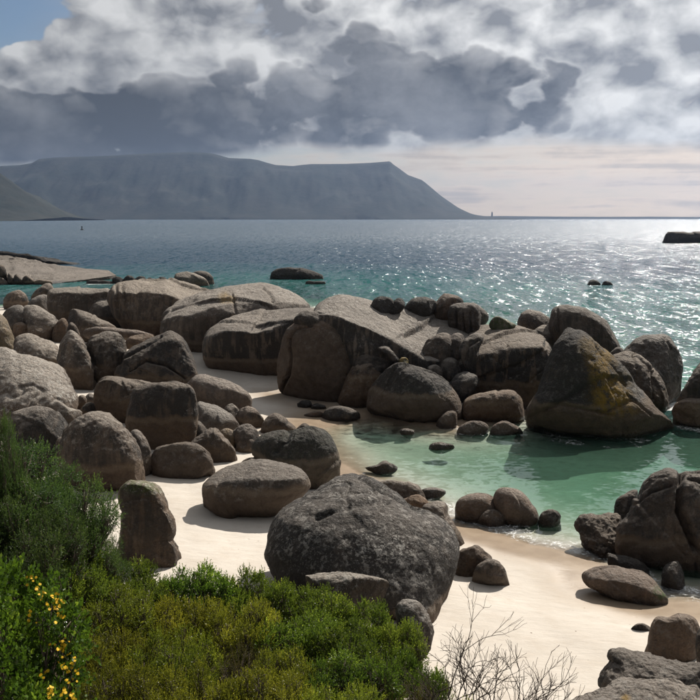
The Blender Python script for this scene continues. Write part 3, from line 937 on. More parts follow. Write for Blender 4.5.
boulder('boulder', 'squarish fluted boulder perched on the pale slab', [(447.5, 325), (449, 309), (455, 304), (468, 302.5), (478, 306), (481, 320), (478, 331), (467, 334), (454, 332)], on=0.4, group=GT, dark=0.5, tone=0.35, tide=-1, sink=1, e=3.5, cuts=3,
        cracks=[([(456, 312), (455, 331)], 0.9, 0.1), ([(463, 314), (463, 332)], 0.9, 0.12), ([(470, 313), (470, 331)], 0.9, 0.1), ([(475, 313), (475, 329)], 0.8, 0.08)], res=1.5)
boulder('boulder', 'pointed dark stone at the right of the fluted boulder', [(467, 312), (471, 303), (479, 305), (488, 315), (486, 323), (475, 325)], on=0.6, group=GT, dark=0.8, tone=0.3, tide=-1, sink=1, cuts=6)
boulder('boulder', 'low greenish stone on the slab right of the perched row', [(489, 325), (494, 317), (500, 316.5), (510, 321), (518, 326.5), (505, 330), (492, 329)], on=0.3, group=GT, dark=0.7, tone=0.2, tide=-1, sink=1, cuts=6, green=0.5)
# --- jumble below the perched stones
boulder('boulder', 'leaning brown boulder below the fluted perched boulder', [(420, 359), (424, 346), (432, 337.5), (443, 333.5), (451, 338), (454, 348), (451, 359), (444, 368), (432, 372), (422, 368)], on=0.1, group=GB, dark=0.5, tone=0.5, tide=-1)
boulder('boulder', 'arched brown rock wedged in the middle of the jumble', [(445, 342), (454, 334), (462, 335), (467, 345), (466, 358), (456, 362), (448, 352)], on=0.2, group=GB, dark=0.5, tone=0.6, tide=-1)
boulder('boulder', 'tall ribbed dark boulder at the right of the jumble', [(459, 349), (463, 340), (470, 334), (478, 332.5), (484, 338), (480, 349), (479, 359), (472, 368), (463, 364), (459, 357)], on=0.1, group=GB, dark=0.8, tone=0.25, tide=-1, cracks=[([(470, 342), (466, 360)], 1.0, 0.1), ([(479, 340), (470, 346)], 1.0, 0.1)], cuts=6, res=1.3)
boulder('boulder', 'grey egg-shaped boulder in the middle of the jumble', [(439, 372), (441, 362), (447, 357), (456, 360), (462, 369), (461, 380), (451, 387), (442, 382)], Y=35.2, group=GB, dark=0.6, tone=0.1, tide=-1)
boulder('boulder', 'dark heart-shaped boulder wedged above the low wet block', [(450, 385), (455, 376.5), (463, 372.5), (473, 374), (480, 378), (475, 388), (467, 397), (459, 403), (452, 395)], Y=33.9, group=GB, dark=0.85, tone=0.1, tide=-1, cuts=5)
boulder('boulder', 'small grey stone left of the egg-shaped boulder', [(425, 372), (430, 365.5), (438, 365.5), (443, 373), (437, 380), (428, 379)], Y=35.0, group=GB, dark=0.6, tone=0.1, tide=-1)
boulder('boulder', 'domed boulder with dark cap and pale tide band in shallows', [(367, 399), (369, 389), (377, 378), (387, 369.5), (400, 364), (415, 365), (430, 372), (444, 382), (455, 394), (462, 407), (460, 416), (440, 419), (415, 418), (390, 413), (370, 407)], by=417, group=GB, lean=0.35, e=2.5, dark=0.95, tone=0.3, tide=1.25, streak=0.7, sink=5, res=1.1, thick=1.0, cuts=2)
boulder('boulder', 'brown banded boulder behind the left of the domed one', [(340, 399), (344, 386), (351, 369), (360, 360.5), (371, 361), (381, 368), (386, 384), (382, 406), (360, 406), (344, 402)], by=405, group=GB, lean=0.3, dark=0.7, tone=0.45, tide=1.5, e=2.8, cuts=2)
boulder('boulder', 'flat dark rock lying behind the domed boulder', [(353, 363), (361, 354), (375, 349), (388, 351), (397, 358), (402, 368), (384, 374), (360, 372)], Y=35.4, group=GB, dark=0.8, tone=0.3, tide=-1, sink=6)
boulder('stone', 'slim leaf-shaped slab on the flat dark rock', [(377, 348.5), (385, 346.3), (395, 352), (400, 361), (392, 361), (384, 354)], Y=35.0, group=GB, dark=0.6, tone=0.2, tide=-1, sink=0, cat='stone')
boulder('stone', 'little mossy yellow stone above the domed boulder', [(398, 363), (401, 357.5), (406, 357.5), (409, 362), (405, 366)], Y=34.9, group=GB, dark=0.2, tone=0.2, tide=-1, orange=0.9, green=0.4, cat='stone', sink=1)
boulder('boulder', 'low wet brown block between domed and lichen boulders', [(462, 409), (466, 400), (478, 393.5), (495, 391), (511, 390), (519, 396), (523, 407), (522, 417), (505, 420), (480, 420), (464, 417)], by=420, group=GB, lean=0.25, e=3.0, dark=0.75, tone=0.6, tide=0.9, sink=5, cuts=2)
boulder('stone', 'brown stone at the water foot of the domed boulder', [(437, 422), (443, 414), (450, 410.5), (457, 413), (460, 421), (453, 427), (441, 427)], by=427, group=GB, dark=0.3, tone=0.8, tide=0.8, foam=0.5, cat='stone')
boulder('stone', 'flat tan stone washed by foam below the wet block', [(458, 429.5), (465, 423), (475, 421), (485, 423.5), (488, 430), (478, 434), (464, 434)], by=433, group=GB, dark=0.1, tone=0.6, tide=0.6, foam=0.6, cat='stone', cuts=3)
boulder('stone', 'flat reddish stone at the right foot of the wet block', [(491, 429), (498, 422.5), (507, 421), (518, 426.5), (521, 431.5), (505, 434), (494, 433)], by=433, group=GB, dark=0.2, tone=0.9, tide=0.6, foam=0.45, cat='stone', cuts=3)
# --- right end of the barrier
boulder('boulder', 'towering wedge boulder with golden lichen down its right side', [(526, 413), (530, 400), (538, 386), (545, 366), (552, 348), (560, 335.5), (570, 330), (581, 331.5), (592, 339), (605, 352), (620, 368), (640, 388), (660, 408), (679, 425), (670, 433), (650, 437), (620, 436), (590, 431), (560, 426), (535, 421)], by=433, group=GB, lean=0.35, e=2.6, dark=0.95, tone=0.3, tide=1.35, streak=0.5, sink=6, thick=0.85, cuts=2, foam=0.5,
        c=(588, 395), orange_at=[(600, 365, 14, 22, 0.85), (612, 395, 20, 20, 1.0), (590, 350, 12, 12, 0.5), (620, 408, 18, 8, 0.7)], cracks=[([(597, 348), (612, 366), (628, 384)], 1.3, 0.12), ([(607, 411), (632, 398)], 1.2, 0.12), ([(628, 392), (650, 415)], 1.2, 0.10), ([(533, 416), (560, 404), (610, 414)], 1.6, 0.10)], res=1.2, rough=1.2, pale_at=[(635, 388, 16, 16, 0.5)])
boulder('boulder', 'large pale blocky boulder behind the lichen wedge', [(550, 332), (551, 316), (557, 307), (572, 305.5), (588, 308.5), (602, 318), (612, 334), (620, 351), (612, 360), (590, 360), (563, 350)], by=374, Y=39.5, group=GB, lean=0.2, e=3.0, dark=0.4, tone=0.3, tide=-1, thick=0.9, cracks=[([(557, 309), (559, 332)], 1.0, 0.1)], cuts=3)
boulder('boulder', 'grey rounded boulder at the back left of the blocky one', [(517, 319), (521, 312), (529, 308.7), (540, 312), (549, 318), (553, 329), (547, 340), (530, 338), (519, 330)], Y=41.5, group=GB, dark=0.4, tone=0.2, tide=-1, sink=6)
boulder('boulder', 'smaller grey boulder tucked before the back grey one', [(530, 337), (537, 328), (545, 324.7), (554, 330), (562, 342), (552, 352), (536, 350)], Y=39.8, group=GB, dark=0.45, tone=0.2, tide=-1, sink=4)
boulder('boulder', 'rounded brown boulder with pitted top right of the lichen wedge', [(618, 362), (624, 351), (635, 341), (650, 336), (667, 335.5), (675, 345), (680, 358), (681, 379), (674, 394), (664, 402), (648, 406), (634, 390)], by=405, group=GB, lean=0.55, e=2.8, dark=0.4, tone=0.35, tide=0.9, pale=0.35, cuts=4, rough=1.6, foam=0.4, cracks=[([(664, 337), (672, 350)], 1.0, 0.12)])
boulder('boulder', 'cracked brown boulder leaning right behind the lichen wedge', [(607, 364), (618, 353), (630, 352.5), (645, 361), (655, 371), (663, 385), (668, 401), (662, 410), (645, 408), (626, 388)], by=410, group=GB, lean=0.35, dark=0.45, tone=0.35, tide=0.9, pale=0.3, cuts=5, rough=1.6, cracks=[([(634, 354), (637, 368)], 1.1, 0.14), ([(653, 372), (653, 400)], 1.1, 0.14)], res=1.2)
boulder('stone', 'small rock peeping between blocky and brown boulders', [(608, 358), (613, 350), (620, 347.5), (626, 352), (624, 362), (614, 366)], Y=37.6, group=GB, dark=0.5, tone=0.4, tide=-1, cat='stone', sink=4)
boulder('boulder', 'smooth grey boulder cut by the right edge of the photo', [(679, 398), (688, 381), (696, 369), (706, 361), (732, 357), (755, 378), (752, 420), (720, 426), (690, 414), (680, 406)], by=424, group=GB, lean=0.3, dark=0.6, tone=0.2, tide=1.0, foam=0.75, yaw=0.1)
boulder('boulder', 'dark wet rock at the foot of the right edge boulder', [(671, 410), (679, 401), (700, 397), (722, 400), (738, 415), (722, 428), (692, 425), (676, 420)], by=426, group=GB, lean=0.3, dark=0.7, tone=0.5, tide=0.9, foam=0.7)
ROCK_FOAM.append(tuple(on_plane(672.0, 406.0)[:2]) + (0.7, 0.95))
ROCK_FOAM.append(tuple(on_plane(678.0, 392.0)[:2]) + (0.5, 0.8))

# --- left heap
boulder('boulder', 'tan stained boulder cut by the left edge, mid height', [(-30, 322), (-12, 314), (0, 313.5), (7, 320), (12, 332), (15.5, 347), (14, 360), (0, 366), (-28, 360)], by=366, group=GL, tone=0.7, dark=0.35, orange=0.25, green=0.15)
boulder('boulder', 'rounded grey boulder behind the tan left edge boulder', [(0, 320), (5, 310.5), (14, 306), (25, 307), (33, 315), (37, 326), (30, 337), (12, 339), (2, 330)], by=338, group=GL, tone=0.15, dark=0.5, pale=0.25)
boulder('boulder', 'wedge boulder with flat sunlit lid over deep shade', [(23, 309), (33, 305.5), (46, 311), (57, 320), (59, 328), (51, 340), (35, 342), (27, 328)], by=341, group=GL, tone=0.15, dark=0.5, pale=0.3, lean=0.9, e=3.4)
boulder('stone', 'brown stone in the shade under the wedge boulder', [(11, 330), (15, 323.5), (23, 322), (29, 329), (27, 338), (15, 340)], by=340, group=GL, tone=0.8, dark=0.1, cat='stone')
boulder('stone', 'tan upright slab between wedge boulder and ribbed boulders', [(52, 337), (57, 323), (64, 318.5), (68.5, 327), (68, 340), (58, 343)], by=342, group=GL, tone=0.9, dark=0.1, cat='stone', cuts=6)
boulder('boulder', 'long sloping dark boulder with speckled right end', [(12, 350), (15, 338), (28, 334.5), (42, 339), (55, 343), (61, 352), (67, 368), (52, 376), (30, 370), (14, 360)], by=376, group=GL, tone=0.2, dark=0.55, pale=0.4, lean=0.7)
boulder('boulder', 'massive speckled grey boulder at the left edge', [(-45, 356), (-20, 350), (0, 348), (15, 350.5), (40, 357), (60, 366.5), (68, 376), (75, 386), (79.5, 398), (78, 408), (70, 418), (50, 428), (10, 434), (-40, 428)], by=430, group=GL, tone=0.2, dark=0.25, pale=0.55, lean=0.95, e=2.4, rough=1.2, res=1.15, thick=0.9)
boulder('boulder', 'ribbed grey boulder, left of two over a sand gap', [(57, 362), (60, 346), (66, 335), (73, 331), (82, 339), (88, 354), (93, 374), (92, 388), (78, 391), (65, 380)], by=389, group=GL, tone=0.15, dark=0.6, pale=0.35, cuts=6, rough=1.9, res=1.2)
boulder('boulder', 'ribbed grey boulder, right of two over a sand gap', [(85, 348), (89, 337), (103, 332.5), (118, 333.5), (125, 344), (125, 362), (119, 378), (108, 386), (97, 386), (89, 371)], by=386, group=GL, tone=0.2, dark=0.6, pale=0.3, cuts=6, rough=1.9, res=1.2)
boulder('boulder', 'low peaked grey boulder behind the ribbed pair', [(65, 327), (69, 313), (74, 308.5), (90, 313.5), (103, 321), (117, 328), (122, 337), (105, 341), (83, 341), (68, 338)], by=341, group=GL, tone=0.25, dark=0.4, lean=0.6)
boulder('stone', 'long thin tan slab lying over the ribbed boulders', [(83, 331), (91, 326), (110, 327.5), (131, 329.5), (150, 333.5), (157, 337.5), (131, 338), (102, 339), (86, 337)], by=352, Y=40.5, group=GL, tone=0.8, dark=0.05, cat='stone', thick=0.9, tide=-1, sink=2)
boulder('stone', 'small angular block left of the long tan slab', [(66, 333), (70.5, 322.5), (77, 327), (80, 337), (70, 340)], Y=40.6, group=GL, tone=0.3, dark=0.5, cat='stone', tide=-1)
boulder('stone', 'tan triangular stone above the cracked dark boulder', [(124, 347), (131, 336), (150, 334.5), (156, 341), (146, 348)], Y=39.6, group=GL, tone=0.8, dark=0.1, cat='stone', tide=-1, cuts=6)
boulder('boulder', 'dark boulder with long diagonal cracks on the left heap', [(116, 374), (121, 361), (131, 349), (145, 340), (160, 333), (171, 330.5), (182, 336.5), (188, 347), (193.5, 362), (197, 379), (192, 393), (166, 398), (140, 394), (119, 387)], by=396, group=GL, tone=0.3, dark=0.8, lean=0.5, pale=0.1, cracks=[([(120, 364), (140, 350), (160, 336)], 1.2, 0.16), ([(130, 372), (146, 360), (166, 364), (184, 378)], 1.4, 0.18)], res=1.25, cuts=5)
boulder('boulder', 'dark square-backed boulder behind the blocky sand boulder', [(92, 397), (96, 384), (109, 377), (130, 379.5), (150, 383.5), (163, 391), (163, 417), (142, 425), (115, 419), (97, 411)], by=421, group=GL, tone=0.3, dark=0.7, e=2.9, lean=0.35, tide=1.6)
boulder('boulder', 'big blocky dark boulder with pale scarred right edge', [(127, 427), (129, 405), (134, 391), (149, 384.5), (170, 382.5), (186, 385), (194, 392), (197, 405), (196.5, 420), (193, 438), (186, 447), (166, 449), (145, 447), (131, 440)], by=447, group=GL, tone=0.35, dark=0.85, e=3.4, lean=0.15, tide=1.7, cuts=3, thick=0.85, res=1.2, pale_at=[(189, 425, 7, 16, 1.0)])
boulder('boulder', 'smooth tan boulder beside the bright strip of back sand', [(185, 393), (189, 381), (198, 374.5), (212, 375.5), (228, 380.5), (241, 388), (251, 398), (249, 410), (238, 416), (214, 415), (194, 408)], by=413, group=GL, tone=0.6, dark=0.25, lean=0.35)
boulder('boulder', 'smooth pale grey whaleback boulder on the left heap', [(192, 422), (195, 402), (205, 402.5), (220, 408), (232, 416), (240, 427), (232, 434), (212, 438), (195, 435)], by=434, group=GL, tone=0.0, dark=0.25, pale=0.1, noise=0.6, rough=0.5, lean=0.7)
boulder('stone', 'dark stone in the gap beside the whaleback boulder', [(189, 436), (195, 421), (203, 424), (209, 434), (205, 445), (193, 447)], by=447, group=GL, tone=0.3, dark=0.8, cat='stone')
boulder('stone', 'small peaked grey stone above the whaleback boulder', [(222, 413), (230, 403.5), (237, 408), (242, 417), (239, 424), (227, 422)], by=423, group=GL, tone=0.2, dark=0.5, cat='stone')
boulder('stone', 'dark rounded stone right of the peaked grey stone', [(237, 416), (243, 408), (250, 406.5), (258, 412.5), (264, 422), (259, 428), (245, 427.5), (238, 423)], by=427, group=GL, tone=0.5, dark=0.6, cat='stone')
boulder('boulder', 'pitted pyramid-shaped brown boulder on the sand', [(189, 447), (198, 438), (211, 427), (220, 433), (228, 442), (235, 453), (232, 461), (215, 461.5), (198, 459)], by=461, group=GL, tone=0.5, dark=0.3, pale=0.3, cuts=7, rough=1.7)
boulder('stone', 'mossy round stone right of the pyramid-shaped boulder', [(217, 438), (223, 429.5), (232, 429.5), (238, 437), (236, 446), (225, 448.5), (218, 444)], by=448, group=GL, tone=0.6, dark=0.5, orange=0.35, cat='stone')
boulder('boulder', 'round brown boulder with smooth grey cap on the sand', [(230, 436), (237, 427), (248, 424), (257, 429.5), (260, 438), (257, 448), (245, 451), (233, 447)], by=450, group=GL, tone=0.5, dark=0.5)
boulder('stone', 'dark stone leaning on the foot of the grey-capped boulder', [(236, 447), (241, 439.5), (249, 438), (256, 442), (256, 449.5), (245, 452), (238, 451)], by=452, group=GL, tone=0.4, dark=0.7, cat='stone')
boulder('boulder', 'brown rounded triangular stone alone by the cove sand', [(260, 430.5), (265, 420.5), (274, 413), (283, 416.5), (292, 424), (298, 431), (285, 433.5), (264, 433.5)], by=433, group=GM, tone=0.5, dark=0.5)
boulder('stone', 'little dark stone peeping above the two-lobed boulder', [(296, 431), (303, 423.5), (309, 426), (311, 432), (302, 434)], by=434, group=GM, tone=0.3, dark=0.8, cat='stone')
boulder('rock', 'low dark rock at the sandy edge of the lagoon', [(322, 418), (327, 408.5), (338, 406.5), (352, 409), (361, 414.5), (358, 419), (340, 420.5), (325, 420)], by=420, group=GM, tone=0.3, dark=0.8, tide=-0.5, cat='rock', cuts=5)
boulder('rock', 'sandy low rock left of the dark lagoon-edge rock', [(304, 415), (312, 411.5), (319, 411), (324, 414), (318, 416.5), (308, 416.5)], by=416.5, group=GM, tone=0.8, dark=0.1, cat='rock', sink=1)
for ol, lb in [([(296, 405), (303, 400.5), (309, 401), (312, 405), (305, 407.5)], 'black weedy rock, left of two on the wet back sand'),
               ([(310, 407), (315, 403.5), (321, 404), (326, 407), (317, 409)], 'black weedy rock, right of two on the wet back sand')]:
    boulder('rock', lb, ol, group=GM, tone=0.1, dark=1.0, tide=-1, cat='rock', sink=0.5, cuts=5, rough=2)
boulder('boulder', 'oval boulder with dark crown on sand under blocky boulder', [(150, 463), (153, 451.5), (160, 445.5), (175, 443), (195, 444), (207, 450.5), (213.5, 462), (210, 470.5), (195, 475.5), (170, 476.5), (155, 474)], by=476, group=GL, tone=0.35, dark=0.85, tide=1.55, e=2.6, lean=0.3, cuts=2)
boulder('boulder', 'narrow grey boulder squeezed behind the big rough boulder', [(127, 447), (130, 433), (138, 430), (146, 439), (151.5, 455), (148, 471), (138, 476), (130, 468)], by=475, group=GL, tone=0.3, dark=0.5)
boulder('boulder', 'big rough rounded boulder beside the dark green shrub', [(59, 452), (62, 436), (70, 422), (82, 414.5), (98, 411.5), (112, 416.5), (125, 427.5), (135, 442), (140, 460), (139, 480), (131, 487), (105, 490), (80, 488), (64, 473)], by=488, group=GL, tone=0.3, dark=0.6, tide=1.55, e=2.7, lean=0.3, pale=0.3, rough=1.5, res=1.2, cuts=3)
boulder('boulder', 'dark round boulder half hidden by the dark green shrub', [(6, 432), (12, 415), (25, 408), (40, 405.5), (55, 409), (64, 419), (68, 430), (64, 450), (52, 468), (20, 470), (6, 450)], by=470, group=GL, tone=0.3, dark=0.75, pale=0.25, lean=0.3, tide=0.8)
boulder('boulder', 'pale angular wedge between massive and rough boulders', [(47, 406), (57, 401.5), (70, 407.5), (84, 415), (79, 428), (67, 426), (58, 413)], by=440, Y=27.0, group=GL, tone=0.1, dark=0.2, pale=0.4, cuts=7, tide=-1)
for ol, lb, dk in [([(75, 404), (79, 396), (84, 395), (87, 401), (84, 408), (77, 409)], 'pale chip stone in the sand gap by the massive boulder', 0.1),
                   ([(80, 411), (85, 404), (92, 402.5), (98, 408), (95, 415), (84, 416)], 'dark rounded stone in the sand gap between boulders', 0.9),
                   ([(84, 400), (89, 393.5), (94, 395), (96, 401), (90, 404)], 'small brown stone against the square-backed boulder', 0.4)]:
    boulder('stone', lb, ol, group=GL, tone=0.3, dark=dk, cat='stone', sink=1)

# --- middle beach
boulder('boulder', 'flattened oval boulder with tan lower half alone on sand', [(202.5, 490), (205, 482), (217, 472), (235, 464.5), (258, 459.5), (280, 462.5), (298, 468.5), (307.5, 478), (309, 487), (299, 498), (281, 509), (256, 515), (230, 515), (212, 509), (204, 500)], by=514, group=GM, tone=0.3, dark=0.8, tide=1.42, e=2.9, lean=0.15, edge=[(203, 488), (230, 487), (270, 483), (309, 478)], shelf=1.5, cuts=2, noise=0.6, res=1.2, pale=0.25, streak=0.2)
boulder('stone', 'thin flat stone lying on the flattened oval boulder', [(240, 464.5), (246, 459), (257, 457.5), (268, 460), (270, 463.5), (256, 466), (243, 468)], Y=24.3, group=GM, tone=0.5, dark=0.2, tide=-1, cat='stone', sink=1, thick=0.7)
boulder('boulder', 'two-lobed boulder with black cap at the lagoon edge', [(251, 453), (255, 442), (265, 434), (280, 430), (294, 430), (310, 426.5), (325, 431), (335, 442), (339, 456), (338, 470), (331, 479), (312, 487), (290, 484), (265, 472), (254, 462)], by=484, group=GM, tone=0.45, dark=0.95, tide=1.25, e=2.6, lean=0.35, cuts=2, noise=0.7, res=1.1, cracks=[([(291, 429), (286, 442), (278, 452)], 3.0, 0.12)], streak=0.3, green=0.12)
boulder('boulder', 'giant rough domed boulder with pale lichen, centre of the beach', [(265.5, 558), (266, 545), (270, 528), (277, 515), (290, 505), (310, 495.5), (325, 485.5), (338, 477.5), (352, 474), (366, 476.5), (382, 485), (398, 496), (412, 507), (425, 512), (440, 519), (450, 527.5), (457, 540), (459.5, 552), (455, 570), (447, 588), (439, 603), (431, 616), (415, 616), (390, 611), (350, 606), (310, 598), (280, 584)], by=606, group=GM, tone=0.3, dark=0.95, tide=0.9, e=2.25, lean=0.85, edge=[(266, 535), (285, 520), (310, 512), (350, 514), (400, 520), (440, 528), (460, 540)], shelf=1.3, thick=0.9, noise=0.45, rough=1.5, res=1.5, joints=0, pale=0.35, cuts=0, c=(362, 552),
        cracks=[([(358, 478), (380, 492), (402, 504), (420, 513)], 2.2, 0.20), ([(320, 520), (350, 508), (386, 505)], 2.5, 0.10)], pale_at=[(380, 548, 40, 18, 0.9), (300, 545, 22, 10, 0.5), (370, 500, 30, 9, 0.5)])
boulder('rock', 'pale flat rock between giant boulder and green bushes', [(296, 583), (309, 575.5), (340, 573), (365, 574), (385, 580), (391, 590), (362, 600), (318, 598)], Y=13.5, group=GM, tone=0.0, dark=0.0, pale=0.6, tide=-1, cat='rock', rough=1.4, sink=26)
boulder('rock', 'pale pitted rock at the right tip of the bushes', [(396, 614), (401, 601.5), (412, 599.5), (422, 606), (431, 619), (434, 636), (422, 646), (404, 640)], Y=12.2, group=GM, tone=0.0, dark=0.0, pale=0.7, tide=-1, cat='rock', rough=1.6, sink=22)
boulder('rock', 'flat grey slab behind the giant boulder by the water', [(379, 486), (383, 481), (400, 480.5), (417, 485), (424, 495), (415, 500), (400, 499), (387, 493)], by=505, group=GM, tone=0.2, dark=0.4, tide=-1, cat='rock')
boulder('rock', 'brown block under the flat grey slab behind giant boulder', [(400, 502), (411, 495), (420, 495), (429, 503), (426, 513), (415, 520), (402, 516)], by=517, group=GM, tone=0.9, dark=0.1, cat='rock')
boulder('rock', 'grey rough rock trailing down right of giant boulder', [(419, 514), (425, 505), (437, 501.5), (445, 505), (448, 515), (453, 523), (460, 533), (463, 541), (455, 543), (440, 532), (423, 522)], by=543, group=GM, tone=0.3, dark=0.5, cat='rock', cuts=6, rough=1.5)
boulder('boulder', 'brown knobbly boulder on sand, larger of a touching pair', [(449, 569), (454, 553), (463, 545), (475, 543.5), (485, 550.5), (492, 560), (491, 573), (480, 579), (460, 578)], by=578, dy=0.25, group=GM, tone=0.75, dark=0.25, rough=1.6, tide=0.6, cuts=6)
boulder('boulder', 'smaller brown boulder leaning on the knobbly sand boulder', [(474, 573), (479, 564.5), (490, 558.5), (500, 562.5), (505.5, 572), (505, 580), (490, 581), (477, 580)], by=580, dy=-0.25, group=GM, tone=0.6, dark=0.7, tide=0.6)
boulder('boulder', 'smooth brown boulder, left of the trio at the waterline', [(455.5, 513), (457, 502), (466, 495), (480, 493.5), (492, 496.5), (499, 506), (498, 516), (485, 521), (465, 520)], by=520, group=GM, tone=0.8, dark=0.15, tide=0.4, noise=0.6, rough=0.6, cuts=1)
boulder('boulder', 'tallest brown boulder, right of the trio at the waterline', [(493, 500), (499, 489), (508, 487.5), (520, 491.5), (530, 501), (538, 515), (534, 522), (515, 523), (499, 517)], by=522, group=GM, tone=0.7, dark=0.25, tide=0.4, noise=0.6, rough=0.6, cuts=1, foam=0.4)
boulder('stone', 'small front stone of the trio at the waterline', [(478, 521), (484, 512), (492, 509), (501, 512.5), (505, 521), (499, 525), (484, 525)], by=525, group=GM, tone=0.75, dark=0.3, tide=0.4, cat='stone')
boulder('stone', 'knobbly dark stone in the swash right of the trio', [(539.5, 519), (543, 511.5), (552, 509.5), (559.5, 514), (559, 521.5), (550, 525), (542, 523.5)], by=524, group=GM, tone=0.3, dark=0.8, tide=-1, cat='stone', foam=0.55, rough=1.8)
for ol, lb in [([(365, 468.5), (377, 465), (384, 460.5), (390, 463), (398, 469), (385, 471.5)], 'dark shark-fin rock in the tan shallows'),
               ([(399, 432), (404, 428.5), (410, 429), (415, 432), (408, 434)], 'tiny dark rock awash before the domed boulder'),
               ([(427, 446), (436, 442.5), (446, 443), (456, 446.5), (445, 448.5), (432, 448)], 'flat pale-edged rock awash in the green shallows'),
               ([(420, 492), (428, 488), (440, 488.5), (446, 493), (436, 496), (424, 496)], 'flat dark rock barely awash right of the grey slab')]:
    boulder('rock', lb, ol, group='rocks awash in the lagoon', bed=False, tone=0.4, dark=0.7, tide=-1, cat='rock', sink=5, cuts=3, foam=0.35)

# --- right shore
boulder('boulder', 'great dark boulder with a deep cleft at the right edge', [(614, 552), (612.5, 540), (617, 526), (626, 515), (634, 500), (645, 482), (657, 472), (667, 467.5), (682, 471), (695, 473), (722, 471), (765, 480), (772, 560), (724, 573), (682, 566), (650, 562), (630, 560)], by=562, group=GR, tone=0.35, dark=0.8, tide=0.75, e=2.7, lean=0.3, cuts=4, rough=1.5, thick=0.6, streak=0.4, res=1.2, c=(686, 522),
        cracks=[([(683, 470), (681, 490), (680, 512), (687, 528), (694, 548)], 2.6, 0.40), ([(634, 505), (650, 492), (672, 486)], 1.6, 0.10), ([(690, 478), (720, 490)], 1.8, 0.12)])
boulder('rock', 'thin upright dark fin left of the cleft boulder', [(615, 510), (617, 500), (622, 496.5), (630, 491.5), (637, 490.5), (637, 500), (632, 514), (625, 526), (616, 524)], by=535, group=GR, tone=0.3, dark=0.8, tide=0.4, cat='rock', cuts=7, rough=1.8)
boulder('rock', 'jagged wet dark rock where the waves run in', [(576, 522), (581, 514.5), (595, 516), (612, 513.5), (622, 520), (626, 546), (613, 557), (600, 554), (584, 543), (577, 530)], by=555, group=GR, tone=0.4, dark=0.8, tide=-1, cat='rock', cuts=8, rough=3.0, foam=0.75, lean=0.9, res=1.4, wet=True)
boulder('rock', 'dark low rock under the foot of the cleft boulder', [(603, 556.5), (610, 553.5), (630, 558), (645, 564), (649, 574), (635, 576), (615, 569), (605, 563)], by=574, group=GR, tone=0.4, dark=0.9, tide=-1, cat='rock', cuts=4)
boulder('rock', 'long low brown rock with green weed at its right end', [(582.5, 576), (590, 570), (602, 567), (625, 568.5), (645, 573.5), (657, 583), (669, 598), (661, 603), (640, 603), (615, 598), (600, 591), (588, 586)], by=602, group=GR, tone=0.9, dark=0.2, tide=-1, cat='rock', lean=0.8, noise=0.6, rough=0.9, green_at=[(662, 592, 9, 9, 1.0)], foam=0.25, pale_at=[(652, 588, 8, 6, 0.5)])
boulder('rock', 'small black rock in the shade right of the brown rock', [(661, 575), (667, 565), (678, 561), (684, 572), (682, 589), (668, 585)], by=588, group=GR, tone=0.3, dark=0.9, tide=-1, cat='rock')
boulder('boulder', 'rounded tan boulder at the right edge near the bottom', [(649, 636), (651, 623), (657, 616.5), (668, 617.5), (680, 614), (692, 618), (698.5, 628), (699, 645), (692, 657), (671, 661), (655, 657), (648, 649)], by=659, group=GR, tone=0.8, dark=0.2, tide=0.3, e=2.8, lean=0.2, rough=1.0, res=1.3, cuts=1, joints=0)
boulder('stone', 'small dark fin stone on sand left of the tan boulder', [(631, 628.5), (640, 622.5), (648, 626), (653, 630), (640, 631)], by=630, group=GR, tone=0.3, dark=0.8, tide=-1, cat='stone', sink=1)
boulder('boulder', 'ragged grey ledge at lower right below the tan boulder', [(600, 684), (605, 672), (613, 662), (611, 655), (618, 651.5), (640, 655.5), (665, 663), (690, 667), (724, 664), (735, 690), (700, 712), (640, 708), (608, 696)], by=705, group=GR, tone=0.3, dark=0.8, pale=0.2, tide=-1, cuts=7, rough=2.2, lean=0.9, res=1.2, e=2.6, Y=11.3)
boulder('boulder', 'broad speckled grey rock in the bottom right corner', [(548, 712), (572, 697), (600, 687), (640, 680), (665, 677.5), (690, 681), (724, 690), (745, 720), (740, 760), (640, 790), (560, 760)], by=760, Y=9.0, group=GR, tone=0.25, dark=0.75, pale=0.3, tide=-1, cuts=5, rough=1.7, lean=0.6, res=1.0, orange_at=[(627, 697, 5, 4, 1.0)], thick=0.7)
boulder('boulder', 'dark sliver of boulder at the right edge under the tan one', [(696, 648), (701, 630), (720, 620), (745, 640), (740, 680), (712, 684), (699, 672)], by=680, group=GR, tone=0.3, dark=0.7, Y=12.4)
boulder('boulder', 'upright pillar boulder with mossy crown behind the green bushes', [(119, 548), (120, 534), (122, 516), (118.5, 502), (120, 490), (129, 482), (144, 480), (158, 485.5), (165, 497), (170, 512), (174.5, 528), (172, 540), (176.5, 552), (173, 562), (155, 566), (134, 564), (119, 556)], by=561, group=GM, tone=0.4, dark=0.55, tide=0.6, e=2.7, lean=0.1, cuts=2, thick=1.0, rough=1.5, pale_at=[(145, 487, 24, 9, 0.9)], green_at=[(143, 486, 26, 10, 0.55)], cracks=[([(120, 504), (140, 500), (168, 510)], 1.8, 0.025), ([(152, 545), (175, 540)], 1.5, 0.025)], res=1.3)

build_sea()

# ------------------------------------------------------------------ far things: tower and buoy
def plain_mat(name, c, rough=0.7, spec=0.3):
    m, n = new_mat(name)
    P = n.pos()
    k = n.noise(P, 3.0, 4, 0.6)
    n.out(n.bsdf(n.mix(n.ramp(k, 0.3, 0.7), tuple(x * 0.85 for x in c), c), rough, None, spec))
    return m


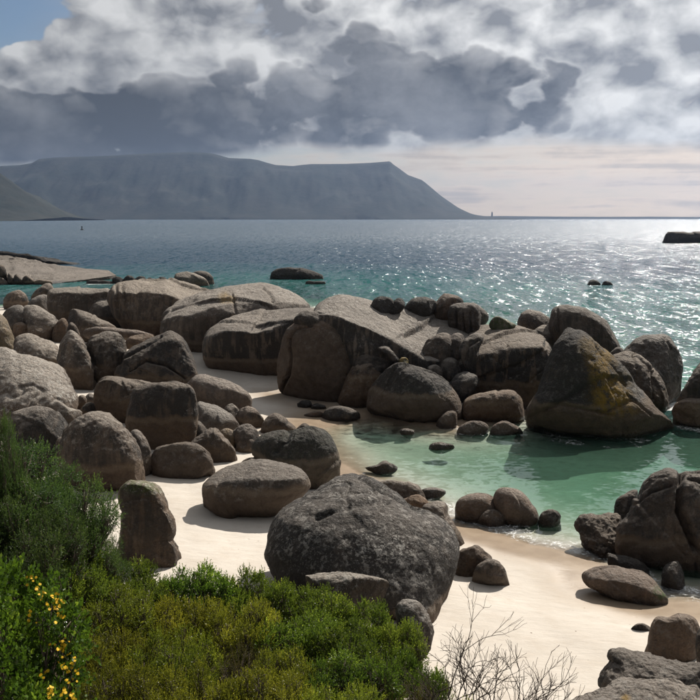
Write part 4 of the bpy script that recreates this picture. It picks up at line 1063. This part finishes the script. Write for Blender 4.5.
def lathe(profile, seg=16):
    V = []; F = []
    for r, z in profile:
        for k in range(seg):
            a = 2 * math.pi * k / seg
            V.append((r * math.cos(a), r * math.sin(a), z))
    for i in range(len(profile) - 1):
        for k in range(seg):
            F.append((i * seg + k, i * seg + (k + 1) % seg, (i + 1) * seg + (k + 1) % seg, (i + 1) * seg + k))
    return np.array(V), np.array(F)


def build_tower():
    p = at(492.0, 216.6, 5300.0)
    t = empty('lighthouse', (p[0], p[1], p[2] - 4))
    tag(t, 'tiny far lighthouse on the low point right of the mountain', 'lighthouse')
    grey = plain_mat('weathered_plaster', (0.22, 0.21, 0.20))
    dk = plain_mat('lantern_metal', (0.05, 0.05, 0.05))
    v, f = lathe([(0.01, 0), (7.5, 0), (7.0, 4), (5.6, 5), (4.4, 24), (4.2, 24.5), (0.01, 24.5)]); link('tower', mesh_from('tower', v, f, False), grey, t)
    v, f = lathe([(0.01, 24.6), (6.4, 24.6), (6.4, 25.8), (0.01, 25.8)]); link('gallery', mesh_from('gallery', v, f, False), dk, t)
    v, f = lathe([(0.01, 25.9), (3.4, 25.9), (3.4, 30.0), (0.01, 30.0)]); link('lantern', mesh_from('lantern', v, f, False), grey, t)
    v, f = lathe([(0.01, 30.1), (4.0, 30.1), (1.6, 33.0), (0.3, 35.5), (0.01, 35.5)]); link('roof', mesh_from('roof', v, f, False), dk, t)


def build_buoy():
    p = on_plane(82.0, 230.0, 0.0)
    t = empty('buoy', (p[0], p[1], -0.4))
    tag(t, 'tiny dark buoy afloat on the open bay at left', 'buoy')
    dk = plain_mat('buoy_paint', (0.02, 0.02, 0.022))
    v, f = lathe([(0.01, 0), (0.7, 0), (1.0, 0.4), (1.0, 0.9), (0.5, 1.1), (0.01, 1.1)]); link('float', mesh_from('float', v, f, False), dk, t)
    v, f = lathe([(0.01, 1.05), (0.35, 1.05), (0.18, 2.2), (0.01, 2.2)]); link('mast', mesh_from('mast', v, f, False), dk, t)
    v, f = lathe([(0.01, 2.1), (0.5, 2.15), (0.5, 2.7), (0.01, 3.0)]); link('topmark', mesh_from('topmark', v, f, False), dk, t)


build_tower()
build_buoy()

# ------------------------------------------------------------------ vegetation
def leaf_material(name, lo, hi, tip, gloss=0.45, trans=0.35):
    m, n = new_mat(name)
    t = n.node('ShaderNodeAttribute', attribute_name='tint').outputs['Fac']
    oi = n.node('ShaderNodeObjectInfo').outputs['Random']
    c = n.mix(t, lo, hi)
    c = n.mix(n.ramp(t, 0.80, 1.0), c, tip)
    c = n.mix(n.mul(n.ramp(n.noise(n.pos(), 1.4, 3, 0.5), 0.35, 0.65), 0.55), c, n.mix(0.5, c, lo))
    hsv = n.node('ShaderNodeHueSaturation')
    n.put(hsv.inputs['Hue'], n.add(n.mul(n.sub(n.m('FRACT', n.mul(oi, 5.7)), 0.25), 0.035), 0.5)); n.put(hsv.inputs['Value'], n.add(n.mul(oi, 0.55), 0.72))
    n.put(hsv.inputs['Color'], c)
    c = hsv.outputs[0]
    pr = n.bsdf(c, gloss, None, 0.35)
    tr = n.node('ShaderNodeBsdfTranslucent'); n.put(tr.inputs[0], n.mix(0.35, c, n.mix(1.0, c, (1.6, 1.5, 0.5), 'MULTIPLY')))
    mx = n.node('ShaderNodeMixShader'); mx.inputs[0].default_value = trans
    n.put(mx.inputs[1], pr); n.put(mx.inputs[2], tr.outputs[0])
    n.out(mx.outputs[0])
    return m


def bark_material():
    m, n = new_mat('bark')
    P = n.pos(); k = n.noise(n.v('MULTIPLY', P, (1, 1, 0.25)), 60, 4, 0.65)
    n.out(n.bsdf(n.mix(k, (0.055, 0.040, 0.030), (0.17, 0.14, 0.115)), 0.9, n.bump(k, 0.004, 0.8), 0.15))
    return m


BARK = bark_material()
TWIG = plain_mat('dry_twigs', (0.060, 0.045, 0.036), 0.9)


def unit(v):
    return v / np.maximum(np.linalg.norm(v, axis=-1, keepdims=True), 1e-9)


def leaves_mesh(name, base, dirs, lens, wids, tint, rng, fold=0.0):
    """many small pointed leaves, four corners each"""
    k = len(base)
    side = unit(np.cross(dirs, rng.normal(size=(k, 3))))
    nrm = np.cross(side, dirs)
    bend = nrm * (lens * rng.uniform(-0.15, 0.25, k))[:, None]
    p0 = base
    pm = base + dirs * (lens * 0.5)[:, None] + bend * 0.5
    p2 = base + dirs * lens[:, None]
    w = side * (wids * 0.5)[:, None]
    V = np.stack([p0, pm + w, p2, pm - w], 1).reshape(-1, 3)
    F = np.arange(4 * k).reshape(k, 4)
    me = mesh_from(name, V, F, False)
    fattr(me, 'tint', np.repeat(tint, 4))
    return me


def tubes_mesh(name, segs, sides=5):
    """segs: list of (points Nx3, radii N)"""
    V = []; F = []; off = 0
    for pts, rad in segs:
        pts = np.asarray(pts, float); nP = len(pts)
        tan = unit(np.gradient(pts, axis=0))
        ref = np.array([0.31, 0.17, 0.93]) if abs(tan[0] @ np.array([0.31, 0.17, 0.93])) < 0.9 else np.array([1.0, 0, 0])
        s = unit(np.cross(tan, ref)); u = np.cross(s, tan)
        for i in range(nP):
            for k in range(sides):
                a = 2 * math.pi * k / sides
                V.append(pts[i] + rad[i] * (s[i] * math.cos(a) + u[i] * math.sin(a)))
        for i in range(nP - 1):
            for k in range(sides):
                F.append((off + i * sides + k, off + i * sides + (k + 1) % sides, off + (i + 1) * sides + (k + 1) % sides, off + (i + 1) * sides + k))
        off += nP * sides
    return mesh_from(name, np.array(V), np.array(F))


def shrub_proto(seed, R, H, nlobes, nshoots, lpers, llen, lwid, shoot_len, upright, spread=0.9, lobe=(0.30, 0.48)):
    """foliage and stem meshes of a shrub: a heap of lobes covered in leafy shoots"""
    rng = np.random.default_rng(seed)
    th = rng.uniform(0, 2 * math.pi, nlobes); rr = np.sqrt(rng.uniform(0.0, 1, nlobes)) * 0.82 * R
    cz = H * (0.22 + 0.62 * np.sqrt(np.clip(1 - (rr / R) ** 2, 0, 1)) * rng.uniform(0.30, 1.0, nlobes))
    C = np.stack([rr * np.cos(th), rr * np.sin(th), cz], 1)
    LR = rng.uniform(lobe[0], lobe[1], nlobes) * R
    m = int(nshoots * 2.2)
    li = rng.choice(nlobes, m, p=LR ** 2 / (LR ** 2).sum())
    d = unit(rng.normal(size=(m, 3)) + np.array([0, 0, 0.35]))
    tip = C[li] + d * (LR[li] * rng.uniform(0.62, 1.08, m))[:, None] * np.array([1, 1, 0.92])
    dist = np.linalg.norm(tip[:, None, :] - C[None], axis=2) / LR[None]
    dist[np.arange(m), li] = 9
    ok = (dist.min(1) > 0.72) & (tip[:, 2] > 0.06 * H)
    tip = tip[ok][:nshoots]; d = d[ok][:nshoots]
    k = len(tip)
    sd = unit(d * (1 - upright) + np.array([0, 0, upright]) + rng.normal(size=(k, 3)) * 0.28 * spread)
    sl = shoot_len * rng.uniform(0.45, 1.6, k)
    lrnd = rng.uniform(0, 1, nlobes)[li[ok][:nshoots]]
    st = np.clip(0.55 * lrnd + 0.45 * rng.normal(0.48, 0.3, k), 0, 1)
    t = np.tile(np.linspace(0.0, 1.0, lpers), k)
    ii = np.repeat(np.arange(k), lpers)
    b = tip[ii] + sd[ii] * ((t - 0.55) * sl[ii])[:, None]
    ra = unit(np.cross(sd[ii], rng.normal(size=(len(ii), 3))))
    ld = unit(sd[ii] * (0.55 + 0.5 * t)[:, None] + ra * (0.95 - 0.45 * t)[:, None] + rng.normal(size=(len(ii), 3)) * 0.15)
    ll = llen * rng.uniform(0.65, 1.2, len(ii)) * (1.05 - 0.35 * t)
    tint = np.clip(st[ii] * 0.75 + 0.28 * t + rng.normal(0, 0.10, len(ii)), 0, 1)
    fol = leaves_mesh('foliage', b, ld, ll, lwid * rng.uniform(0.75, 1.2, len(ii)), tint, rng)
    segs = []
    for c, lr in zip(C, LR):
        b0 = np.array([c[0] * 0.12, c[1] * 0.12, -0.15])
        mid = b0 * 0.4 + c * 0.6 + np.array([0, 0, -0.18 * H]); 
        s = np.linspace(0, 1, 6)[:, None]
        cur = (1 - s) ** 2 * b0 + 2 * s * (1 - s) * mid + s * s * c
        segs.append((cur, np.linspace(0.020, 0.008, 6) * max(R, 0.7)))
        for _ in range(9):
            e = c + unit(rng.normal(size=3) + np.array([0, 0, 0.4])) * lr * rng.uniform(0.7, 1.05)
            mid2 = (c + e) / 2 + rng.normal(size=3) * 0.04
            segs.append((np.array([cur[-2], mid2, e]), np.array([0.007, 0.005, 0.002])))
    stem = tubes_mesh('stems', segs, 4)
    return fol, stem


LEAF_DARK = leaf_material('needle_foliage', (0.030, 0.060, 0.020), (0.115, 0.175, 0.048), (0.21, 0.27, 0.07), 0.5, 0.48)
LEAF_GREEN = leaf_material('green_foliage', (0.030, 0.055, 0.010), (0.155, 0.215, 0.030), (0.34, 0.40, 0.060), 0.40, 0.50)
LEAF_OLIVE = leaf_material('olive_foliage', (0.050, 0.064, 0.010), (0.245, 0.255, 0.030), (0.46, 0.44, 0.060), 0.40, 0.50)
LEAF_BROWN = leaf_material('dry_foliage', (0.065, 0.055, 0.020), (0.165, 0.130, 0.045), (0.22, 0.18, 0.07), 0.65, 0.25)
LEAF_GLOSS = leaf_material('glossy_foliage', (0.032, 0.062, 0.008), (0.135, 0.200, 0.022), (0.27, 0.34, 0.045), 0.26, 0.42)
PETAL = plain_mat('yellow_petals', (0.78, 0.48, 0.01), 0.6)

PROTO = {
    'dark': [(shrub_proto(11, 1.0, 1.9, 50, 3500, 18, 0.030, 0.0090, 0.15, 0.35, lobe=(0.14, 0.26)), LEAF_DARK),
             (shrub_proto(12, 1.0, 1.7, 46, 3300, 18, 0.030, 0.0090, 0.15, 0.35, lobe=(0.14, 0.26)), LEAF_DARK)],
    'green': [(shrub_proto(21, 0.9, 1.1, 52, 2400, 15, 0.034, 0.0165, 0.12, 0.28, lobe=(0.14, 0.26)), LEAF_GREEN),
              (shrub_proto(22, 0.9, 1.0, 46, 2300, 15, 0.034, 0.0165, 0.12, 0.28, lobe=(0.14, 0.26)), LEAF_GREEN)],
    'olive': [(shrub_proto(31, 0.85, 1.1, 50, 2500, 17, 0.027, 0.0125, 0.13, 0.40, lobe=(0.13, 0.25)), LEAF_OLIVE),
              (shrub_proto(32, 0.85, 1.0, 44, 2400, 17, 0.027, 0.0125, 0.13, 0.40, lobe=(0.13, 0.25)), LEAF_OLIVE)],
    'brown': [(shrub_proto(41, 0.8, 0.9, 14, 900, 14, 0.020, 0.006, 0.15, 0.6, lobe=(0.24, 0.38)), LEAF_BROWN)],
    'gloss': [(shrub_proto(51, 0.95, 1.9, 40, 2300, 9, 0.054, 0.030, 0.14, 0.30, lobe=(0.18, 0.30)), LEAF_GLOSS)],
}
for k in PROTO:
    for (fo, stm), mt in PROTO[k]:
        fo.materials.append(mt); stm.materials.append(BARK)

_pick = {}


def shrub(kind, label, px, ptop, Y, R, group, rot=None, widen=1.0):
    """a shrub whose crown tops out at the given point and whose foot stands on the slope"""
    opts = PROTO[kind]
    i = _pick.get(kind, 0); _pick[kind] = i + 1
    (fo, stm), mt = opts[i % len(opts)]
    top = at(float(px), float(ptop), Y)
    gz = float(height(top[0], top[1]))
    zmax = max(v.co.z for v in fo.vertices) if 'zmax' not in fo else fo['zmax']
    fo['zmax'] = zmax
    h = max(top[2] - gz, 0.5)
    t = empty('shrub', (top[0], top[1], gz - 0.04))
    t.scale = (R, R, (h + 0.04) / zmax)
    t.rotation_euler = (0, 0, rot if rot is not None else (i * 2.399))
    f_ = link('foliage', fo, None, t); s_ = link('stems', stm, None, t)
    tag(t, label, 'shrub', group)
    return t


GD, GG, GO = 'dark green shrubs at the left', 'green bushes on the slope', 'olive bushes on the slope'
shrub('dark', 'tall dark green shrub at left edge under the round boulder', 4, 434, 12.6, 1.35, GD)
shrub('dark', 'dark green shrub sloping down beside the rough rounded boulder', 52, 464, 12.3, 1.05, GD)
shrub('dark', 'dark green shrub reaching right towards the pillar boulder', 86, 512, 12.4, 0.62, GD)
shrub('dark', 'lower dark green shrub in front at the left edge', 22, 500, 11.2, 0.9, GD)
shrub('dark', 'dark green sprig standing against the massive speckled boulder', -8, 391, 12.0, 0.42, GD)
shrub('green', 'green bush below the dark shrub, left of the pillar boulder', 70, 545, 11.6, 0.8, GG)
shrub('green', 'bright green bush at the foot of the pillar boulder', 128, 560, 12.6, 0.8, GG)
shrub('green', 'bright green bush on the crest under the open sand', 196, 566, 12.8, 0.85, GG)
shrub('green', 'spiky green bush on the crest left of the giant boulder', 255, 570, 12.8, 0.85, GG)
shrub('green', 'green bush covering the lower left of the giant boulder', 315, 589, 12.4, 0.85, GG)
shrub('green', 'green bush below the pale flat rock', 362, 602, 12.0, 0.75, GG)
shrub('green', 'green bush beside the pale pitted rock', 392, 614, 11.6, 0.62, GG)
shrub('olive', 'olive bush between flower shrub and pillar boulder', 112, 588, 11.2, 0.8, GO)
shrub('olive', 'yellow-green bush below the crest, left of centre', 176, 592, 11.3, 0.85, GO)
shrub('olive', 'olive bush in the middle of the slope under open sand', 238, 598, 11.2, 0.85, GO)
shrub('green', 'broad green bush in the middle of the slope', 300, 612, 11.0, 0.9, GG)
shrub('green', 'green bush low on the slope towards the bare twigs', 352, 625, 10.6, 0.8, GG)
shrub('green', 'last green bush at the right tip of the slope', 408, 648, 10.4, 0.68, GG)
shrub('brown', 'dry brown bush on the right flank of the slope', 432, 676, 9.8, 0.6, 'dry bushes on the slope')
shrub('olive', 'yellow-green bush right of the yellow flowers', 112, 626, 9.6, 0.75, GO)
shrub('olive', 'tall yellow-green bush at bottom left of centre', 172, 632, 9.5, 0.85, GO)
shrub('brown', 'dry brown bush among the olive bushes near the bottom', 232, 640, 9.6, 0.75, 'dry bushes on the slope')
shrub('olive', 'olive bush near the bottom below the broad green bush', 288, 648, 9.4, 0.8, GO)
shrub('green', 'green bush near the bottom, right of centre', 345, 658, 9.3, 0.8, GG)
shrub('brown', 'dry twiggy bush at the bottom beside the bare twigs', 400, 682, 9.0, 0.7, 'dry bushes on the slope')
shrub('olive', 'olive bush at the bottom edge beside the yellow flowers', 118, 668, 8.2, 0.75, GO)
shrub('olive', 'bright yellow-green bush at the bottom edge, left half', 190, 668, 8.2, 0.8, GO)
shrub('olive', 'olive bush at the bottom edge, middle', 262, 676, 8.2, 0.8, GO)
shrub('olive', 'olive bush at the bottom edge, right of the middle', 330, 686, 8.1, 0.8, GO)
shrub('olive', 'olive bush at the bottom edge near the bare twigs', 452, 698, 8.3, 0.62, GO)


def flower_shrub():
    t = shrub('gloss', 'glossy leaved shrub with yellow flowers in the bottom left corner', -2, 556, 6.8, 0.92, None, rot=0.4)
    rng = np.random.default_rng(5)
    fo = t.children[0].data
    co = np.empty(len(fo.vertices) * 3, np.float32); fo.vertices.foreach_get('co', co); co = co.reshape(-1, 3).astype(float)
    # flowers stand just outside the leaves on the side that faces the cove
    M = np.array(t.matrix_basis)
    cw = co @ M[:3, :3].T + M[:3, 3]
    d = cw - CAM
    ax = d @ FWD; px = 350 + FPX * (d @ RIGHT) / ax; py = 350 - FPX * (d @ UP) / ax
    V = []; F = []; off = 0
    for (sx, sy, r, k) in [(50, 594, 10, 12), (56, 604, 9, 14), (59, 615, 9, 12), (40, 584, 8, 8), (30, 578, 8, 4), (60, 652, 11, 16), (70, 664, 10, 18), (76, 676, 9, 12), (58, 688, 12, 16), (72, 692, 9, 12), (34, 618, 7, 4), (66, 640, 6, 6), (48, 672, 8, 6)]:
        near = np.where(np.hypot(px - sx, py - sy) < r)[0]
        if len(near) == 0:
            near = np.argsort(np.hypot(px - sx, py - sy))[:60]
        near = near[np.argsort(ax[near])[:max(12, len(near) // 6)]]
        for i in rng.choice(near, min(k, len(near)), replace=False):
            c = cw[i] + np.array([rng.uniform(-.01, .01), -0.03, 0.02])
            nrm = unit(np.array([rng.normal(0.25, .4), -0.55 + rng.normal(0, .3), 0.8]))
            a = unit(np.cross(nrm, [0.3, 0.9, 0.1])); b = np.cross(nrm, a)
            rad = rng.uniform(0.011, 0.018)
            for q in range(7):
                an = 2 * math.pi * q / 7 + rng.uniform(-.2, .2)
                u = a * math.cos(an) + b * math.sin(an); s = a * -math.sin(an) + b * math.cos(an)
                V += [c, c + u * rad * 0.6 + s * rad * 0.28 + nrm * 0.003, c + u * rad, c + u * rad * 0.6 - s * rad * 0.28 + nrm * 0.003]
                F.append((off, off + 1, off + 2, off + 3)); off += 4
    Minv = np.linalg.inv(M)
    V = np.array(V) @ Minv[:3, :3].T + Minv[:3, 3]
    fl = link('flowers', mesh_from('flowers', V, np.array(F), False), PETAL, t)
    tag(fl, 'clusters of small yellow flowers', kind='stuff')


flower_shrub()


def undergrowth():
    """leaf litter and low growth that closes the ground under the bushes"""
    rng = np.random.default_rng(77)
    k = 26000
    y = rng.uniform(6.0, 13.6, k); x = rng.uniform(-6.5, 1.9, k)
    ok = x < np.interp(y, [6, 8, 10, 12, 13.6], [1.9, 1.5, 1.1, 0.7, 0.2])
    x = x[ok]; y = y[ok]; k = len(x)
    z = height(x, y) + rng.uniform(0.0, 0.35, k) ** 1.3
    d = unit(rng.normal(size=(k, 3)) * 0.6 + np.array([0, 0, 0.8]))
    me = leaves_mesh('undergrowth', np.stack([x, y, z], 1), d, rng.uniform(0.03, 0.09, k), rng.uniform(0.008, 0.02, k), np.clip(rng.normal(0.35, 0.2, k), 0, 1), rng)
    o = link('undergrowth', me, LEAF_OLIVE)
    tag(o, 'low green growth covering the ground beneath the bushes', 'undergrowth', kind='stuff')


undergrowth()


def bare_shrub(label, px, py, Y, h, seed, nmain, lean=0.0):
    rng = np.random.default_rng(seed)
    foot = at(float(px), float(py), Y)
    gz = float(height(foot[0], foot[1]))
    t = empty('bare_shrub', (foot[0], foot[1], gz - 0.05))
    tag(t, label, 'bare shrub', 'leafless shrubs at the foot of the slope')
    tall = foot[2] - gz + h

    def grow(p, d, L, r, depth, segs):
        n = 4
        pts = [p]; dd = d.copy()
        for _ in range(n):
            dd = unit(dd + rng.normal(size=3) * 0.16)
            pts.append(pts[-1] + dd * L / n)
        pts = np.array(pts)
        segs.append((pts, np.linspace(r, r * 0.74, n + 1)))
        if depth == 0: return
        for _ in range(rng.integers(2, 4)):                    # fork at the end
            nd = unit(dd + unit(rng.normal(size=3)) * rng.uniform(0.35, 0.7) + np.array([0, 0, 0.10]))
            grow(pts[-1], nd, L * rng.uniform(0.62, 0.84), r * 0.68, depth - 1, segs)
        if rng.random() < 0.75:                                # and a side twig
            s = rng.integers(2, n)
            nd = unit(dd + unit(rng.normal(size=3)) * rng.uniform(0.6, 0.9))
            grow(pts[s], nd, L * rng.uniform(0.4, 0.6), r * 0.5, max(depth - 2, 0), segs)
    for i in range(nmain):
        segs = []
        a = 2 * math.pi * i / nmain + rng.uniform(-.3, .3)
        d = unit(np.array([math.cos(a) * 0.34 + lean, math.sin(a) * 0.3, 1.0]))
        grow(np.zeros(3), d, tall * rng.uniform(0.34, 0.40), 0.017, 5, segs)
        link('branch', tubes_mesh('branch', segs, 4), TWIG, t)


bare_shrub('bare brown twiggy shrub standing before the open sand', 488, 700, 9.0, 0.74, 3, 3, 0.04)
bare_shrub('smaller leafless shrub left of the large bare twiggy one', 458, 690, 9.3, 0.42, 8, 2, -0.05)
bare_shrub('low leafless twigs right of the large bare twiggy shrub', 512, 705, 8.8, 0.12, 14, 2, 0.0)

# ------------------------------------------------------------------ haze over the bay
def build_haze():
    m, n = new_mat('sea_haze')
    pv = n.node('ShaderNodeVolumePrincipled')
    pv.inputs['Color'].default_value = (0.27, 0.38, 0.60, 1)
    pv.inputs['Density'].default_value = HAZE_DENSITY
    pv.inputs['Anisotropy'].default_value = 0.5
    o = n.node('ShaderNodeOutputMaterial')
    n.put(o.inputs['Volume'], pv.outputs[0])
    B = 10500.0
    V = [(sx * B, sy * B, z) for z in (-30.0, 450.0) for sy in (-1, 1) for sx in (-1, 1)]
    F = [(0, 2, 3, 1), (4, 5, 7, 6), (0, 1, 5, 4), (2, 6, 7, 3), (0, 4, 6, 2), (1, 3, 7, 5)]
    ob = link('haze', mesh_from('haze', np.array(V), np.array(F), False), m)
    tag(ob, 'pale blue sea haze over the whole bay', 'haze', kind='stuff')


HAZE_DENSITY = 8e-5
build_haze()
